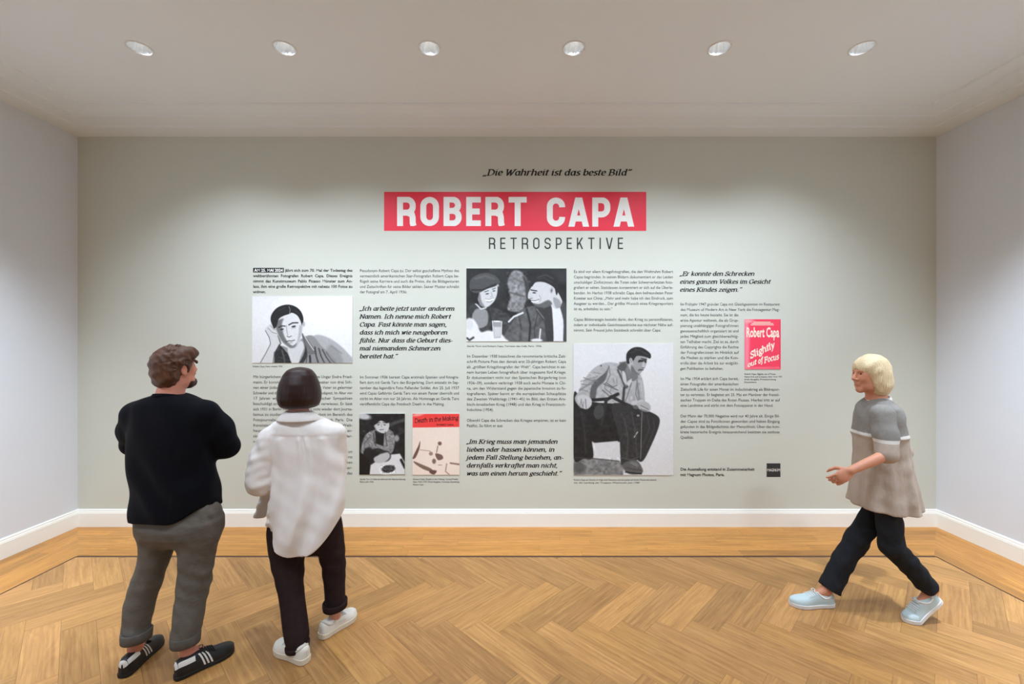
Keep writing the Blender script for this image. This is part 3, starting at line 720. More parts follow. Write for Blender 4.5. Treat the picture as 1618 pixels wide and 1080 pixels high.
_pm = None
def print_material():
    global _pm
    if _pm: return _pm
    m = bpy.data.materials.new('satin_photo_paper'); m.use_nodes = True
    nt = m.node_tree; at = nt.nodes.new('ShaderNodeAttribute'); at.attribute_name = 'ink'
    nt.links.new(at.outputs['Color'], nt.nodes['Principled BSDF'].inputs['Base Color'])
    nt.nodes['Principled BSDF'].inputs['Roughness'].default_value = 0.5
    _pm = m; return m
def picture(name, x0, y0, x1, y1, bg, shapes, label, cat, seed, grain=6, step=0.62, parent=None, group=None):
    nx, ny = int((x1 - x0) / step) + 1, int((y1 - y0) / step) + 1
    xs = np.linspace(x0, x1, nx); ys = np.linspace(y0, y1, ny)
    X, Y = np.meshgrid(xs, ys); rng = np.random.default_rng(seed)
    I = np.empty(X.shape + (3,)); I[:] = bg
    for s in shapes:
        k = s[0]
        if k == 'e':
            _, cx, cy, rx, ry, rot, col, soft = s
            c, q = math.cos(math.radians(rot)), math.sin(math.radians(rot))
            u, v = (X - cx) * c + (Y - cy) * q, -(X - cx) * q + (Y - cy) * c
            d = (np.hypot(u / rx, v / ry) - 1) * min(rx, ry)
        elif k == 'p':
            _, P, col, soft = s; d = sd_poly(X, Y, smooth_loop(P))
        elif k == 'q':
            _, P, col, soft = s; d = sd_poly(X, Y, P)
        elif k == 'l':
            _, P, wd, col, soft = s; d = np.full(X.shape, 1e9)
            for (ax, ay), (bx, by) in zip(P[:-1], P[1:]):
                ex, ey = bx - ax, by - ay
                t = np.clip(((X - ax) * ex + (Y - ay) * ey) / (ex * ex + ey * ey + 1e-9), 0, 1)
                d = np.minimum(d, np.hypot(X - ax - t * ex, Y - ay - t * ey))
            d = d - wd / 2
        elif k == 'n':                                  # blotchy texture inside a polygon
            _, P, amp, cells = s
            d = sd_poly(X, Y, P); I += (noise2(ny, nx, cells, rng) * amp)[..., None] * (d < 0)[..., None]; continue
        a = np.clip(0.5 - d / max(soft * 0.5, 0.05) * 0.5, 0, 1)[..., None]
        col = np.array(col if isinstance(col, tuple) else (col,) * 3, float)
        I = I * (1 - a) + col * a
    I += (noise2(ny, nx, 3, rng) * grain * 0.4 + rng.standard_normal(X.shape) * grain * 0.25)[..., None]
    I = np.clip(np.where(I > 128, 128 + (I - 128) * 1.06, 128 - (128 - I) * 1.08), 6, 252) / 255.0
    Ln = np.where(I <= 0.04045, I / 12.92, ((I + 0.055) / 1.055) ** 2.4)
    front = D - 0.006
    V = [((x - VX) / PXM, front, CAMZ - (y - VY) / PXM) for y in ys for x in xs]
    Fc = []
    for j in range(ny - 1):
        for i in range(nx - 1):
            a = j * nx + i; Fc.append((a, a + nx, a + nx + 1, a + 1))
    nf = len(Fc)
    # board edges back to the wall
    n0 = len(V)
    cs = [(x0, y0), (x1, y0), (x1, y1), (x0, y1)]
    V += [((x - VX) / PXM, front, CAMZ - (y - VY) / PXM) for x, y in cs] + [((x - VX) / PXM, D - 0.0006, CAMZ - (y - VY) / PXM) for x, y in cs]
    for i in range(4):
        j = (i + 1) % 4; Fc.append((n0 + i, n0 + j, n0 + 4 + j, n0 + 4 + i))
    loc = (((x0 + x1) / 2 - VX) / PXM, D, CAMZ - (y1 - VY) / PXM)
    o = mesh_obj(name, V, Fc, [print_material(), M['paper_edge']], parent, mi=[0] * nf + [1] * 4, loc=(0, 0, 0) if parent is not None else loc)
    ca = o.data.color_attributes.new('ink', 'FLOAT_COLOR', 'POINT')
    C = np.ones((len(V), 4), dtype=np.float32); C[:nx * ny, :3] = Ln.reshape(-1, 3)
    ca.data.foreach_set('color', C.ravel())
    if label: tag(o, label, cat, group)
    return o
PG = 'picture prints on the wall'
# a man leaning on his hand (generic figure)
picture('photo_print', 399, 468, 557, 573, 226, [
  ('e', 520, 480, 60, 40, 0, 234, 40), ('e', 420, 560, 40, 30, 0, 218, 40),
  ('p', [(496, 530), (516, 532), (536, 544), (552, 560), (560, 575), (470, 575), (474, 552)], 172, 2.5), ('p', [(520, 545), (534, 553), (542, 575), (512, 575)], 150, 4),
  ('p', [(434, 551), (446, 546), (462, 550), (478, 534), (494, 530), (508, 546), (522, 560), (526, 575), (432, 575)], 140, 2),
  ('p', [(436, 544), (444, 546), (456, 560), (464, 575), (433, 575)], 38, 1.6), ('n', [(434, 546), (460, 560), (466, 575), (434, 575)], 16, 3),
  ('p', [(455, 550), (466, 549), (476, 538), (481, 548), (476, 562), (471, 575), (462, 575)], 206, 1.6),
  ('p', [(477, 526), (482, 530), (492, 543), (499, 556), (492, 560), (484, 556), (480, 540)], 112, 1.2), ('p', [(478, 528), (483, 544), (480, 560), (472, 575), (478, 575), (486, 558)], 50, 1.4), ('l', [(480, 528), (488, 541), (496, 553)], 1, 220, 0.8),
  ('l', [(498, 548), (500, 562), (504, 575)], 2.2, 60, 1.6), ('l', [(504, 550), (508, 563), (514, 575)], 1.8, 56, 1.6), ('l', [(510, 552), (516, 564), (524, 575)], 1.8, 66, 1.6), ('l', [(516, 556), (524, 568), (532, 575)], 1.2, 90, 1.6), ('l', [(490, 562), (491, 575)], 3.2, 44, 1.6), ('l', [(446, 553), (450, 566), (450, 575)], 2, 90, 1.6), ('l', [(486, 560), (484, 575)], 1.4, 70, 1.2), ('l', [(524, 546), (540, 558)], 1.2, 130, 3),
  ('p', [(419, 521), (424, 514), (430, 511), (436, 514), (439, 524), (443, 538), (439, 548), (434, 558), (432, 575), (411, 575), (420, 556), (427, 542), (424, 532)], 206, 1.2),
  ('l', [(420, 522), (426, 533), (428, 543), (421, 557), (412, 573)], 1.0, 80, 0.9), ('l', [(428, 514), (433, 520), (438, 521)], 0.8, 120, 0.9), ('l', [(424, 518), (431, 525), (438, 527)], 0.8, 120, 0.9), ('l', [(440, 530), (444, 542), (439, 551)], 1.8, 70, 1.6), ('l', [(434, 556), (432, 573)], 1.2, 90, 1.4),
  ('p', [(434, 500), (446, 490), (462, 488), (474, 496), (479, 510), (478, 524), (474, 538), (468, 546), (461, 549), (454, 547), (446, 540), (439, 528), (435, 512)], 216, 1.2),
  ('p', [(436, 510), (440, 528), (448, 541), (458, 548), (464, 548), (455, 540), (448, 526), (446, 512), (448, 503)], 112, 2.6), ('p', [(452, 541), (462, 546), (470, 541), (466, 548), (458, 549)], 120, 2), ('p', [(474, 514), (478, 516), (475, 534), (470, 542), (472, 528)], 176, 2.4),
  ('p', [(431, 514), (428, 504), (431, 494), (440, 485), (454, 481), (467, 484), (476, 492), (480, 504), (478, 514), (475, 506), (470, 498), (462, 494), (457, 496), (448, 499), (441, 504), (438, 514), (434, 519)], 26, 1.0),
  ('l', [(457, 484), (459, 489), (458, 495)], 0.9, 150, 1.0), ('l', [(442, 490), (450, 486)], 1, 64, 2), ('l', [(466, 489), (473, 496)], 1, 60, 2),
  ('l', [(441, 517), (446, 514.6), (451, 515)], 1.7, 34, 0.8), ('l', [(457, 513), (463, 509.8), (471, 509.6)], 1.9, 30, 0.8),
  ('e', 446, 520, 3.0, 1.3, -10, 46, 0.8), ('e', 464.5, 515.6, 3.4, 1.4, -12, 40, 0.8), ('l', [(443, 523), (449, 522.4)], 0.7, 140, 0.8), ('l', [(461, 519), (468, 517.4)], 0.7, 150, 0.8), ('l', [(453, 514), (453.6, 522), (455, 529)], 0.9, 140, 1.2), ('l', [(454, 531), (457.5, 532.4), (461, 530.4)], 1.2, 96, 0.9),
  ('l', [(452, 539.6), (457, 538), (461, 538.4), (466, 537)], 1.3, 70, 0.8), ('l', [(455, 541.6), (463, 541)], 1.2, 150, 1), ('e', 480.5, 512, 2.4, 4.4, 10, 198, 1.0), ('l', [(480, 509), (480.6, 514)], 0.8, 130, 0.8),
], 'black and white print of a man leaning his head on his hand', 'photo print', 1, group=PG)
# a laughing pair at a café table (generic figures)
picture('photo_print', 737, 424, 895, 539, 40, [
  ('n', [(737, 424), (895, 424), (895, 539), (737, 539)], 10, 16),
  ('p', [(802, 446), (808, 430), (818, 427), (828, 434), (834, 448), (836, 466), (830, 478), (824, 492), (802, 489), (806, 470)], 128, 3), ('n', [(800, 428), (838, 428), (838, 490), (800, 490)], 16, 5),
  ('l', [(806, 462), (828, 468)], 2.4, 84, 3), ('l', [(812, 440), (826, 446)], 2, 96, 3), ('p', [(826, 436), (834, 446), (838, 468), (832, 476), (830, 456)], 60, 3),
  ('p', [(737, 498), (744, 482), (756, 478), (772, 484), (792, 490), (806, 500), (812, 520), (806, 541), (735, 541)], 62, 2.5), ('n', [(737, 486), (790, 486), (810, 505), (800, 539), (737, 539)], 9, 6),
  ('l', [(772, 486), (778, 512), (776, 524)], 1.6, 34, 2), ('p', [(750, 490), (760, 487), (770, 492), (770, 512), (756, 518), (746, 504)], 140, 2), ('l', [(752, 480), (760, 488), (768, 486)], 2.2, 205, 1.4),
  ('p', [(753, 466), (757, 456), (770, 452), (784, 448), (786, 460), (783, 472), (777, 480), (769, 485), (760, 482), (755, 474)], 198, 1.4), ('p', [(754, 466), (758, 462), (761, 476), (766, 484), (758, 480)], 130, 2.4),
  ('p', [(748, 476), (744, 460), (750, 452), (757, 460), (755, 472), (757, 480)], 30, 1.8),
  ('p', [(742, 455), (744, 442), (754, 434), (768, 431), (782, 435), (790, 445), (783, 452), (770, 456), (758, 462), (748, 462)], 76, 1.4), ('l', [(746, 458), (762, 458), (784, 449)], 2.2, 34, 1.6), ('l', [(752, 440), (766, 436), (780, 440)], 2.4, 98, 4), ('e', 786.5, 451, 1.8, 1.8, 0, 170, 1),
  ('l', [(766, 461), (772, 459)], 1.3, 70, 1), ('e', 770, 464, 2.6, 1.1, -10, 70, 1.0), ('l', [(778, 457), (783, 455)], 1.2, 80, 1), ('e', 780.5, 459.5, 2.2, 1.0, -10, 80, 1.0), ('l', [(776, 462), (778, 468), (775, 469)], 1, 150, 1.2), ('l', [(768, 473.4), (773, 474.6), (779, 472)], 2.2, 244, 0.9), ('l', [(767, 472), (773, 473), (780, 470.4)], 0.8, 110, 0.8), ('l', [(769, 476.4), (774, 477.2), (778, 475)], 0.8, 120, 0.8),
  ('p', [(800, 541), (808, 512), (820, 492), (836, 484), (852, 482), (872, 478), (888, 484), (897, 500), (897, 541)], 92, 2.4), ('n', [(806, 500), (850, 480), (895, 486), (895, 539), (800, 539)], 11, 7),
  ('l', [(832, 488), (838, 512), (836, 539)], 2.6, 40, 2), ('l', [(820, 500), (824, 520)], 1.6, 60, 2), ('l', [(852, 484), (844, 520), (846, 539)], 1.6, 58, 2), ('p', [(846, 486), (856, 484), (866, 498), (868, 512), (858, 506)], 60, 2), ('l', [(848, 488), (862, 506)], 1.2, 130, 1.4),
  ('q', [(866, 484), (884, 474), (893, 494), (894, 539), (874, 539)], 216, 1.6), ('p', [(860, 486), (870, 482), (873, 500), (874, 541), (864, 541)], 58, 1.6), ('p', [(882, 474), (892, 478), (897, 500), (897, 541), (890, 541), (890, 506)], 70, 2), ('l', [(854, 520), (852, 539)], 2.2, 214, 1.6),
  ('p', [(836, 462), (839, 454), (844, 447), (854, 445), (866, 448), (877, 456), (884, 466), (888, 478), (878, 488), (868, 480), (858, 484), (848, 482), (842, 479), (838, 472)], 196, 1.4),
  ('p', [(842, 479), (852, 480), (866, 474), (872, 480), (862, 486), (848, 484)], 96, 2.2), ('p', [(874, 470), (884, 474), (886, 484), (878, 486)], 150, 2),
  ('p', [(840, 453), (840, 442), (848, 434), (860, 429), (874, 433), (881, 444), (882, 458), (879, 466), (875, 452), (866, 448), (856, 444), (846, 446)], 34, 1.2), ('l', [(850, 438), (862, 434), (874, 440)], 1.4, 78, 2.4), ('l', [(848, 441), (860, 439), (872, 446)], 1, 62, 2),
  ('e', 871.5, 458, 2.8, 5.4, 8, 178, 1.2), ('e', 871.5, 459, 1.2, 3, 8, 100, 1.2), ('l', [(839, 458), (848, 459.5)], 1.8, 40, 1), ('e', 844, 462.4, 2.6, 1.1, 4, 50, 1.0), ('p', [(836, 460), (834, 470), (838, 473), (842, 469)], 190, 1), ('l', [(836, 472), (841, 471)], 1, 96, 1), ('l', [(840, 476), (845, 476.6), (850, 475)], 1.7, 226, 0.8), ('l', [(839.5, 474.6), (846, 475), (852, 472.6)], 0.9, 66, 0.8), ('l', [(852, 466), (855, 472), (853, 476)], 0.8, 150, 1.2),
  ('p', [(735, 508), (746, 503), (754, 512), (760, 524), (772, 522), (790, 526), (798, 534), (800, 541), (735, 541)], 222, 3), ('q', [(778, 507), (793, 508), (792, 533), (780, 534)], 150, 1.4), ('q', [(780, 516), (792, 516.5), (791, 532), (781, 533)], 196, 2), ('l', [(778, 507), (780, 534)], 0.9, 236, 0.8), ('l', [(793, 508), (792, 533)], 0.9, 236, 0.8), ('e', 785.5, 507.5, 7, 1.2, 2, 226, 0.8), ('e', 742, 512, 6, 9, 0, 210, 2.4), ('l', [(738, 534), (742, 537), (748, 533)], 3, 60, 2),
  ('l', [(804, 508), (812, 500), (826, 494)], 3, 212, 1.4), ('e', 848, 537.5, 9, 3, 0, 214, 1.4),
], 'black and white print of a smiling couple, woman in beret', 'photo print', 2, group=PG)
# a seated man in a light jacket (generic figure)
picture('photo_print', 906, 543, 1063.5, 750, 208, [
  ('e', 1040, 640, 60, 130, 0, 214, 60), ('e', 930, 570, 40, 50, 0, 212, 50),
  ('q', [(906, 722), (930, 722), (976, 727), (986, 734), (984, 750), (906, 750)], 126, 3), ('n', [(906, 722), (984, 722), (984, 750), (906, 750)], 16, 5), ('e', 915, 738, 10, 10, 0, 90, 8),
  ('p', [(906, 626), (914, 624), (922, 640), (930, 655), (934, 690), (937, 722), (922, 724), (906, 722)], 40, 1.6),
  ('p', [(926, 640), (950, 636), (985, 640), (1000, 650), (1001, 690), (980, 697), (934, 696)], 36, 2), ('n', [(906, 626), (1000, 636), (1000, 720), (906, 722)], 7, 6),
  ('p', [(985, 652), (1000, 640), (1022, 648), (1040, 658), (1041, 672), (1030, 700), (1016, 727), (1006, 724), (1000, 700)], 50, 1.6),
  ('p', [(966, 642), (984, 634), (1002, 642), (1006, 668), (1012, 700), (1012, 722), (984, 734), (980, 720), (978, 690)], 54, 2), ('n', [(980, 650), (1010, 650), (1012, 726), (984, 732)], 7, 5),
  ('p', [(984, 732), (1004, 726), (1014, 738), (1014, 747), (998, 749), (988, 744)], 92, 1.8), ('l', [(988, 745), (1013, 748)], 2, 40, 1), ('e', 1002, 733, 7, 4, 20, 120, 3),
  ('p', [(908, 630), (914, 618), (924, 598), (940, 580), (962, 572), (990, 578), (1008, 588), (1016, 604), (1018, 640), (1004, 642), (990, 636), (970, 636), (944, 632), (936, 622), (930, 640), (918, 644)], 166, 1.8), ('n', [(912, 630), (930, 592), (962, 572), (1014, 590), (1016, 638), (940, 634)], 10, 6),
  ('p', [(932, 628), (936, 606), (956, 588), (962, 578), (956, 600), (944, 612), (940, 630)], 92, 2), ('l', [(916, 616), (940, 600)], 1.5, 110, 3), ('l', [(918, 602), (944, 594)], 1.4, 130, 3),
  ('q', [(978, 572), (990, 570), (998, 584), (996, 610), (986, 612)], 108, 2), ('l', [(976, 584), (988, 612)], 3, 84, 1.5), ('l', [(1000, 590), (990, 612)], 2, 70, 1.5), ('l', [(954, 606), (976, 616)], 1.5, 90, 1.5), ('l', [(952, 616), (966, 628)], 1.5, 90, 2), ('l', [(1006, 600), (1010, 632)], 2, 110, 3), ('l', [(986, 612), (984, 636)], 4, 60, 2),
  ('l', [(930, 632), (960, 630), (976, 622)], 5, 36, 1.6), ('l', [(958, 630), (950, 670)], 5, 48, 1.6), ('l', [(966, 626), (988, 638)], 5, 44, 1.5), ('e', 946, 650, 8, 12, 10, 70, 2), ('l', [(1000, 636), (1014, 634)], 6, 186, 2), ('e', 1004, 644, 6, 4, 0, 40, 2), ('e', 1012, 658, 7, 6, 0, 60, 2), ('l', [(1014, 650), (1012, 724)], 1.2, 120, 1),
  ('p', [(1006, 636), (1020, 634), (1028, 642), (1024, 650), (1010, 646)], 170, 1.6), ('l', [(1012, 640), (1024, 646)], 1, 90, 1),
  ('p', [(912, 626), (924, 624), (934, 630), (934, 640), (926, 646), (916, 640)], 188, 1.6), ('l', [(918, 630), (920, 642)], 1, 90, 1), ('l', [(925, 630), (926, 645)], 1, 90, 1), ('l', [(1002, 690), (1007, 682)], 1.6, 190, 1.2),
  ('p', [(990, 590), (992, 572), (1008, 572), (1004, 592), (998, 600)], 120, 1.6),
  ('p', [(992, 574), (998, 562), (1020, 562), (1021, 574), (1016, 584), (1008, 592), (998, 588)], 150, 1.4), ('p', [(996, 566), (1000, 574), (998, 584), (992, 576)], 170, 1.4),
  ('p', [(990, 572), (990, 558), (1000, 549), (1014, 549), (1027, 558), (1027, 566), (1018, 563), (1006, 562), (1000, 570), (996, 566), (994, 574)], 38, 1.4), ('l', [(1010, 569), (1020, 569)], 2.2, 46, 1.2), ('l', [(1010, 583), (1016, 584)], 1.5, 80, 1),
  ('q', [(940, 699), (976, 696), (980, 722), (942, 722)], 206, 1.6),
  ('l', [(1009, 571), (1014, 570), (1020, 571.5)], 2.6, 44, 1.2), ('l', [(1013, 566), (1021, 567.5)], 1.4, 40, 1), ('p', [(1017, 570), (1019, 578), (1017, 581), (1014, 578)], 178, 1), ('l', [(1014, 581), (1018, 580.6)], 1, 80, 1), ('l', [(1008, 584.6), (1014, 584.2)], 1.2, 60, 0.9), ('p', [(998, 576), (1004, 586), (1010, 591), (1003, 592), (997, 586)], 104, 2), ('e', 996.6, 569.5, 2.6, 4.6, -8, 176, 1.1), ('l', [(996, 567), (997.4, 572)], 0.9, 96, 0.9),
  ('l', [(1002, 552), (1012, 553)], 1.4, 66, 2), ('l', [(996, 557), (1004, 555)], 1.2, 62, 2), ('l', [(1014, 555), (1023, 560)], 1.2, 70, 1.6),
  ('p', [(975, 580), (986, 572), (990, 578), (984, 586)], 84, 1.4), ('p', [(983, 586), (988, 590), (990, 608), (984, 600)], 186, 1.4), ('p', [(994, 592), (1002, 588), (1008, 596), (999, 602)], 112, 1.4), ('p', [(990, 604), (998, 598), (994, 610)], 190, 1.4),
  ('l', [(957, 604), (968, 611), (975, 608)], 1.1, 84, 0.9), ('l', [(957, 604), (955, 613), (966, 622)], 1.0, 100, 0.9), ('l', [(966, 611), (964, 619)], 0.9, 108, 0.9), ('l', [(969, 598), (970, 604)], 1, 120, 0.9), ('l', [(974, 598), (975, 605)], 1, 120, 0.9), ('l', [(962, 578), (964, 592), (958, 604)], 1.3, 112, 1.4),
  ('l', [(922, 596), (932, 600), (944, 602)], 1.3, 116, 1.4), ('l', [(918, 606), (930, 608), (938, 606)], 1.2, 120, 1.4), ('l', [(930, 588), (940, 594)], 1.2, 190, 2), ('l', [(916, 614), (928, 618)], 1.3, 126, 1.4), ('l', [(938, 588), (950, 590)], 1.2, 130, 2), ('e', 949.5, 577.5, 1.2, 1.2, 0, 60, 0.8),
  ('l', [(1006, 606), (1004, 622), (1008, 632)], 1.2, 104, 1.4), ('l', [(1012, 600), (1014, 616)], 1.4, 188, 2), ('l', [(998, 604), (992, 622), (988, 634)], 1, 90, 1), ('e', 986.5, 612.5, 1, 1, 0, 60, 0.8),
  ('l', [(986, 660), (992, 690), (990, 724)], 1.2, 84, 2.4), ('l', [(998, 650), (1004, 684), (1006, 720)], 1.1, 78, 2.4), ('l', [(1022, 656), (1026, 676), (1014, 706)], 1.2, 76, 2.6), ('l', [(1032, 660), (1034, 676), (1022, 706)], 1, 72, 2.4), ('l', [(918, 650), (924, 684), (926, 716)], 1.2, 64, 2.6), ('l', [(976, 648), (970, 664)], 1.2, 62, 2), ('l', [(980, 722), (996, 726), (1010, 721)], 1.0, 90, 1.2),
  ('l', [(990, 738), (1000, 741), (1012, 742)], 0.9, 60, 0.9), ('l', [(996, 733), (1004, 737)], 0.9, 60, 0.9), ('l', [(916, 644), (917, 634)], 0.9, 110, 0.8), ('l', [(921, 645), (922, 634)], 0.9, 110, 0.8), ('l', [(1012, 646), (1022, 649)], 1.0, 80, 0.9), ('e', 1004, 643, 4.5, 3, 10, 96, 1), ('e', 1008, 656, 5, 4, 0, 44, 1.2), ('e', 1008, 656, 2.2, 1.8, 0, 150, 0.9), ('l', [(906, 722), (940, 724), (978, 728)], 1.2, 70, 1.4), ('l', [(940, 735), (948, 743)], 1.2, 100, 2), ('l', [(920, 730), (934, 738)], 1.2, 150, 2.4),
], 'tall black and white print of a seated man in pale jacket', 'photo print', 3, group=PG)
# a woman bent over a table (generic figures)
picture('photo_print', 568, 653, 640, 749.3, 34, [
  ('n', [(568, 653), (640, 653), (640, 749), (568, 749)], 9, 7), ('e', 574, 657, 12, 5, 10, 190, 3), ('l', [(606, 674), (640, 662)], 5, 74, 3), ('l', [(622, 690), (640, 680)], 4, 54, 2), ('e', 627, 692, 4, 5, 0, 150, 3),
  ('p', [(570, 716), (576, 690), (588, 680), (610, 676), (622, 684), (624, 700), (618, 716), (600, 708), (584, 712), (576, 726)], 132, 1.8), ('n', [(570, 680), (624, 676), (622, 716), (570, 722)], 18, 3), ('q', [(593, 680), (608, 676), (606, 704), (594, 700)], 30, 2), ('e', 583, 718, 9, 12, 0, 34, 3),
  ('p', [(590, 666), (600, 660), (614, 666), (614, 678), (606, 684), (596, 680), (592, 674)], 196, 1.4), ('p', [(588, 672), (590, 658), (600, 652), (612, 654), (616, 664), (612, 668), (602, 664), (594, 670)], 28, 1.4), ('l', [(594, 668.6), (601, 667)], 1.1, 50, 0.8), ('l', [(605, 667), (611, 668)], 1.1, 60, 0.8), ('e', 598, 670.4, 2.2, 0.9, -6, 70, 0.8), ('e', 608, 670.6, 2, 0.9, 6, 80, 0.8), ('l', [(603, 669), (603, 674.4)], 0.9, 140, 1), ('l', [(600.4, 678.4), (606, 678)], 1.1, 80, 0.8), ('p', [(592, 670), (597, 682), (603, 685), (596, 682)], 110, 1.4), ('l', [(594, 656), (604, 655)], 1, 64, 2), ('l', [(590, 684), (594, 704)], 1.2, 60, 1.2), ('l', [(609, 682), (612, 704)], 1.2, 70, 1.2), ('l', [(576, 700), (584, 690)], 1.2, 80, 1.6),
  ('q', [(592, 730), (612, 718), (632, 716), (640, 730), (640, 749), (584, 749), (586, 734)], 216, 2), ('e', 608, 720, 10, 9, 0, 56, 2), ('e', 604, 722, 6, 6, 0, 140, 3), ('p', [(592, 722), (612, 714), (616, 722), (606, 730), (594, 730)], 186, 2), ('e', 612, 741, 14, 8, -8, 226, 1.4), ('e', 614, 740, 11, 6, -8, 62, 1.6), ('n', [(602, 734), (626, 734), (626, 747), (602, 747)], 30, 2), ('l', [(634, 726), (640, 738)], 4, 30, 2), ('q', [(568, 712), (584, 726), (584, 749), (568, 749)], 20, 2),
], 'small dark black and white print of a woman at table', 'photo print', 4, group=PG)

# book covers: printed boards with lettering, plain generic artwork
def cover_cream():
    o = empty('book_cover', wallpt(689, 749.3), 'cream book cover with a red top band and brown blotches', 'book cover', None)
    picture('cover_board', 652, 653, 726, 749.3, (232, 214, 200), [
      ('e', 700, 715, 40, 40, 0, (236, 220, 206), 40),
      ('q', [(652, 653), (726, 653), (726, 674), (652, 675)], (232, 70, 66), 0.8), ('e', 660, 655, 9, 2, -8, (236, 150, 140), 2),
      ('p', [(652, 724), (657, 722), (663, 708), (664, 696), (661, 704), (655, 716)], (110, 82, 72), 1), ('l', [(664, 710), (680, 712)], 1, (170, 140, 126), 1),
      ('p', [(654, 728), (664, 732), (682, 740), (680, 744), (668, 740), (656, 732)], (130, 104, 92), 1.2), ('p', [(680, 742), (690, 743), (686, 749), (679, 746)], (110, 84, 76), 1.2),
      ('p', [(688, 716), (698, 718), (700, 724), (692, 726)], (120, 96, 88), 1.2), ('e', 686, 728, 3, 4, 0, (130, 106, 96), 1.5), ('e', 681, 716, 3, 3, 0, (160, 130, 118), 1.5), ('l', [(692, 704), (690, 714)], 1.5, (150, 120, 108), 1.2), ('e', 695, 700, 3, 3, 0, (120, 94, 84), 1.6),
      ('l', [(712, 731), (726, 733)], 2.5, (140, 112, 98), 1.5), ('l', [(706, 732), (704, 744), (710, 749)], 1.4, (150, 124, 112), 1.2), ('l', [(693, 734), (698, 734)], 1.2, (160, 136, 122), 1),
    ], None, None, 5, grain=3, parent=o)
    sh = Sheet()
    sh.line('Death in the Making', 655.5, 667.6, 10.0, 69, justify=False, nib=True, lift=0.0056, rot=4, nibkw=dict(T=0.09, t=0.05, ang=40, slant=0.12), xs=.9)
    sh.line('ROBERT CAPA', 690, 671.8, 3.8, 27, justify=False, off=0.012, lift=0.0056)
    sh.build('cover_lettering', M['ink'], o, 'cover_lettering')
cover_cream()
M['cream_ink'] = mat('cream_printing_ink', rgb(250, 232, 214), 0.5)
def cover_red():
    o = empty('book_cover', wallpt(1204.5, 583), 'bright red book cover with cream lettering, in the rightmost column', 'book cover', None)
    picture('cover_board', 1176, 504, 1233, 583, (240, 62, 92), [
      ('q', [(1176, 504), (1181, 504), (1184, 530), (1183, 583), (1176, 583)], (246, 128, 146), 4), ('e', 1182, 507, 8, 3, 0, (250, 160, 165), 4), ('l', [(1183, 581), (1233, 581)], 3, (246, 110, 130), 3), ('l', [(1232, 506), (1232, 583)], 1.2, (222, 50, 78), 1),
    ], None, None, 6, grain=3, parent=o)
    sh = Sheet()
    sh.cur = 1; sh.rect(1190, 508.2, 1217, 509.3, 0, 0.0056); sh.rect(1187, 510.4, 1221, 511.4, 0, 0.0056); sh.rect(1185, 512.6, 1222, 513.5, 0, 0.0056)
    sh.line('Robert Capa', 1178.5, 532.0, 21.5, 52.0, justify=False, off=0.028, lift=0.0056)
    kw = dict(T=0.13, t=0.08, ang=45, slant=0.34)
    sh.line('Slightly', 1185.5, 566.0, 14.5, 42, justify=False, nib=True, lift=0.0056, rot=24, nibkw=kw)
    sh.line('out', 1181.0, 580.0, 10.5, 15, justify=False, nib=True, lift=0.0056, rot=21, nibkw=kw)
    sh.line('of', 1197.5, 574.5, 11.5, 8, justify=False, nib=True, lift=0.0056, rot=20, nibkw=kw)
    sh.line('Focus', 1207.0, 573.0, 12.5, 24, justify=False, nib=True, lift=0.0056, rot=15, nibkw=kw)
    sh.build('cover_lettering', M['cream_ink'], o, 'cover_lettering')
cover_red()
# small square emblem
M['charcoal'] = mat('charcoal_vinyl', rgb(38, 41, 44), 0.5)
def emblem():
    o = empty('square_emblem', wallpt(1222, 753), 'small black square emblem with a narrow white word across it', 'logo')
    b = MB(); p, q = wallpt(1211.3, 753), wallpt(1233, 731.5)
    b.box((p[0], WY - 0.0004, p[2]), (q[0], D - 0.0005, q[2])); b.build('black_square', M['charcoal'], o)
    sh = Sheet(); sh.line('MAGNUM', 1211.8, 744.2, 6.3, 20.8, justify=False, off=0.01, lift=0.0008); sh.build('white_word', M['ink_white'], o)
emblem()
# ------------------------------------------------------------------ people: distance fields turned into smooth skins
def P3(px, py, y):
    """point seen at photo pixel (px, py) at distance y"""
    return np.array([(px - VX) * y / F, y, CAMZ - (py - VY) * y / F])
def rot_head(yaw, pitch, roll=0.0):
    """local x right, y forward, z up; yaw 0 looks along +Y, positive turns to +X"""
    a = math.radians(yaw)
    return np.array(Matrix.Rotation(-a, 3, 'Z') @ Matrix.Rotation(math.radians(pitch), 3, 'X') @ Matrix.Rotation(math.radians(roll), 3, 'Y'))
def waves(X, Y, Z, f, seed, n=7, sx=1, sy=1, sz=1):
    r = np.random.default_rng(seed); o = 0
    for _ in range(n):
        d = r.standard_normal(3); d /= np.linalg.norm(d); k = f * r.uniform(0.6, 1.5)
        o = o + np.sin(k * (d[0] * X * sx + d[1] * Y * sy + d[2] * Z * sz) + r.uniform(0, 6.28))
    return o / math.sqrt(n)

